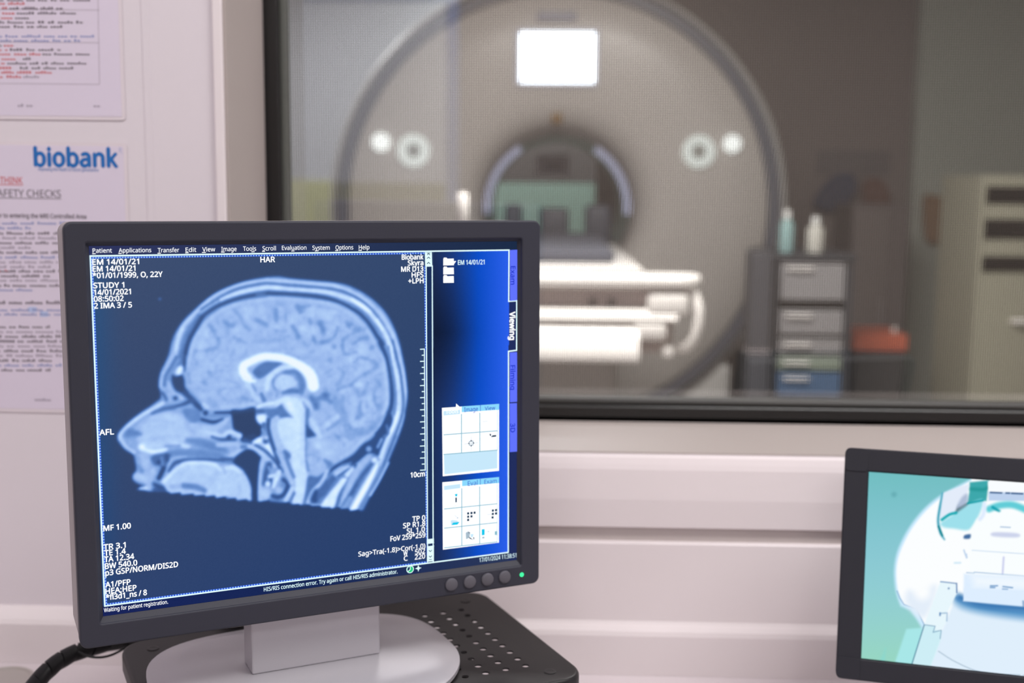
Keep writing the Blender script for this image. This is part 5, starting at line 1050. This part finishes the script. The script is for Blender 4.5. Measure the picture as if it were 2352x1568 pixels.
bottle(1805, 482, 583, 0.030, 'taller pale turquoise bottle standing on the left of the trolley top', mat('turquoise_bottle', (152, 186, 186), 0.25), mat('white_cap', (232, 232, 230), 0.3))
bottle(1871, 498, 583, 0.036, 'cream white bottle standing on the middle of the trolley top', mat('cream_bottle', (206, 204, 196), 0.3), mat('white_cap', (232, 232, 230), 0.3))
# dark pedestal
YP = 4.75; x0_, x1_ = span(1722, 1770, YP); zp = at(1745, 578, YP)[2]
pd = thing('dark_column', 'narrow dark grey upright column between the scanner rim and the trolley', 'column', loc=((x0_+x1_)/2, YP+.1, 0))
put('column_body', B(x0_, YP, 0.04, x1_, YP+.14, zp, bevel=0.006), mat('dark_column_grey', (74, 74, 80), 0.5), pd)
put('column_band', B(x0_-.003, YP-.004, at(1745, 812, YP)[2], x1_+.003, YP+.144, at(1745, 803, YP)[2]), M_HOUSE, pd)
put('column_foot', B(x0_-.03, YP-.04, 0, x1_+.03, YP+.18, 0.04, bevel=0.005), M_BLKF, pd)
# bin
YB = 5.2; x0_, x1_ = span(1962, 2092, YB); zl0, zl1 = at(2030, 808, YB)[2], at(2030, 768, YB)[2]
bn = thing('waste_bin', 'dark grey bin with an orange red lid beside the trolley', 'bin', loc=((x0_+x1_)/2, YB+.15, 0))
bm = bmesh.new(); box(bm, x0_+.01, YB+.01, 0.0, x1_-.01, YB+.31, zl0, bevel=0.012)
for v in bm.verts:
    if v.co.z < 0.1: v.co.x = (x0_+x1_)/2+(v.co.x-(x0_+x1_)/2)*.86; v.co.y = YB+.16+(v.co.y-YB-.16)*.86
put('bin_body', bm, mat('bin_grey', (72, 68, 66), 0.5), bn)
put('bin_lid', B(x0_, YB, zl0, x1_, YB+.32, zl1, bevel=0.012, seg=3), mat('orange_lid', (196, 98, 72), 0.4), bn, label='orange red lid')
put('lid_knob', revolve(bmesh.new(), [(0.012, zl1-.002), (0.012, zl1+.02), (0, zl1+.024)], 16, Matrix.Translation((at(2070, 760, YB)[0], YB+.1, 0))), M_TB, bn)
# grey cabinet behind
YK = 6.2; x0_, x1_ = span(1950, 2078, YK); zk = at(2010, 470, YK)[2]
cbn = thing('grey_cabinet', 'tall dull grey brown cabinet behind the bin with the orange lid', 'cabinet', loc=((x0_+x1_)/2, YK+.2, 0))
put('cabinet_body', B(x0_, YK, 0, x1_, YK+.4, zk, bevel=0.006), mat('cabinet_grey', (106, 98, 98), 0.5), cbn)
put('cabinet_door', B(x0_+.01, YK-.012, 0.06, x1_-.10, YK, zk-.02, bevel=0.004), mat('cabinet_door_grey', (112, 104, 103), 0.5), cbn)
put('door_pull', tube(bmesh.new(), [(x1_-.13, YK-.012, zk-.5), (x1_-.13, YK-.035, zk-.5), (x1_-.13, YK-.035, zk-.62), (x1_-.13, YK-.012, zk-.62)], 0.006, 8), M_HOUSE, cbn)
# coat and bag hanging on the dark partition
M_NAVY = mat('navy_cloth', (66, 74, 98), 0.8); M_RUST = mat('rust_cloth', (112, 82, 74), 0.8)
def hung(name, label, cat, pts, Y_, m_, th=0.05):
    P_ = [at(x_, y_, Y_) for x_, y_ in pts]; lp_ = [(q_[0], q_[2]) for q_ in cr([(a_[0], a_[2]) for a_ in P_], 4, True) for q_ in [(q_[0], 0, q_[1])]]
    me = flat([lp_], th/2-.012, 0.012, 3); xf(me, Matrix.Translation((0, Y_, 0)) @ XZ)
    return put(name, me, m_, label=label, cat=cat, smooth=True)
hung('folded_jacket', 'dull navy blue cloth hanging on the dark wall above the trolley', 'cloth', [(1868, 470), (1885, 435), (1915, 405), (1955, 398), (1966, 430), (1945, 468), (1905, 486)], 6.96, M_NAVY)
hung('rust_bag', 'rusty brown bag hanging on the dark wall right of the navy cloth', 'bag', [(1985, 470), (1980, 425), (2005, 408), (2035, 425), (2048, 480), (2060, 540), (2030, 545), (2000, 500)], 6.96, M_RUST)
put('wall_notice', pbox(1878, 345, 2043, 402, 6.985, 0.014, bevel=0.003), mat('dull_grey_board', (112, 106, 108), 0.5), label='dull grey rectangular board on the dark wall above the navy cloth', cat='board')
hung('orange_apron', 'faded orange brown cloth hanging on the grey green wall left of the slotted unit', 'cloth', [(2122, 455), (2140, 448), (2164, 455), (2166, 500), (2160, 552), (2126, 550)], 6.86, mat('faded_orange', (142, 112, 86), 0.8))
# slotted storage unit
YU = 5.0; x0_ = at(2242, 640, YU)[0]; x1_ = x0_+0.55; zu = at(2290, 402, YU)[2]
un = thing('storage_unit', 'pale beige storage unit with three dark open slots at the far right', 'storage unit', loc=((x0_+x1_)/2, YU+.25, 0))
M_BG = mat('pale_beige_unit', (166, 164, 146), 0.45); M_SL = mat('dark_slot', (66, 66, 56), 0.7)
sl_ = [(428, 470), (503, 552), (588, 628)]; xa0 = at(2263, 500, YU)[0]
bm = bmesh.new(); ys = [0.0]
box(bm, x0_, YU, 0, xa0, YU+.5, zu, bevel=0.004); box(bm, x1_-.04, YU, 0, x1_, YU+.5, zu); box(bm, xa0, YU+.47, 0, x1_-.04, YU+.5, zu)
zz = [zu]+[v for a, b in sl_ for v in (at(2300, a, YU)[2], at(2300, b, YU)[2])]+[0.0]
for i_ in range(0, len(zz), 2): box(bm, xa0, YU, zz[i_+1], x1_-.04, YU+.47, zz[i_])
put('carcass', bm, M_BG, un)
for a, b in sl_: put('slot_back', B(xa0, YU+.44, at(2300, b, YU)[2], x1_-.04, YU+.465, at(2300, a, YU)[2]), M_SL, un)
k = at(2332, 738, YU); put('handle', tube(bmesh.new(), cr([(k[0]-.012, YU+.002, k[2]), (k[0]-.005, YU-.03, k[2]+.004), (k[0]+.06, YU-.03, k[2]+.004), (k[0]+.067, YU+.002, k[2])], 4), 0.011, 10), M_TB, un, smooth=True)
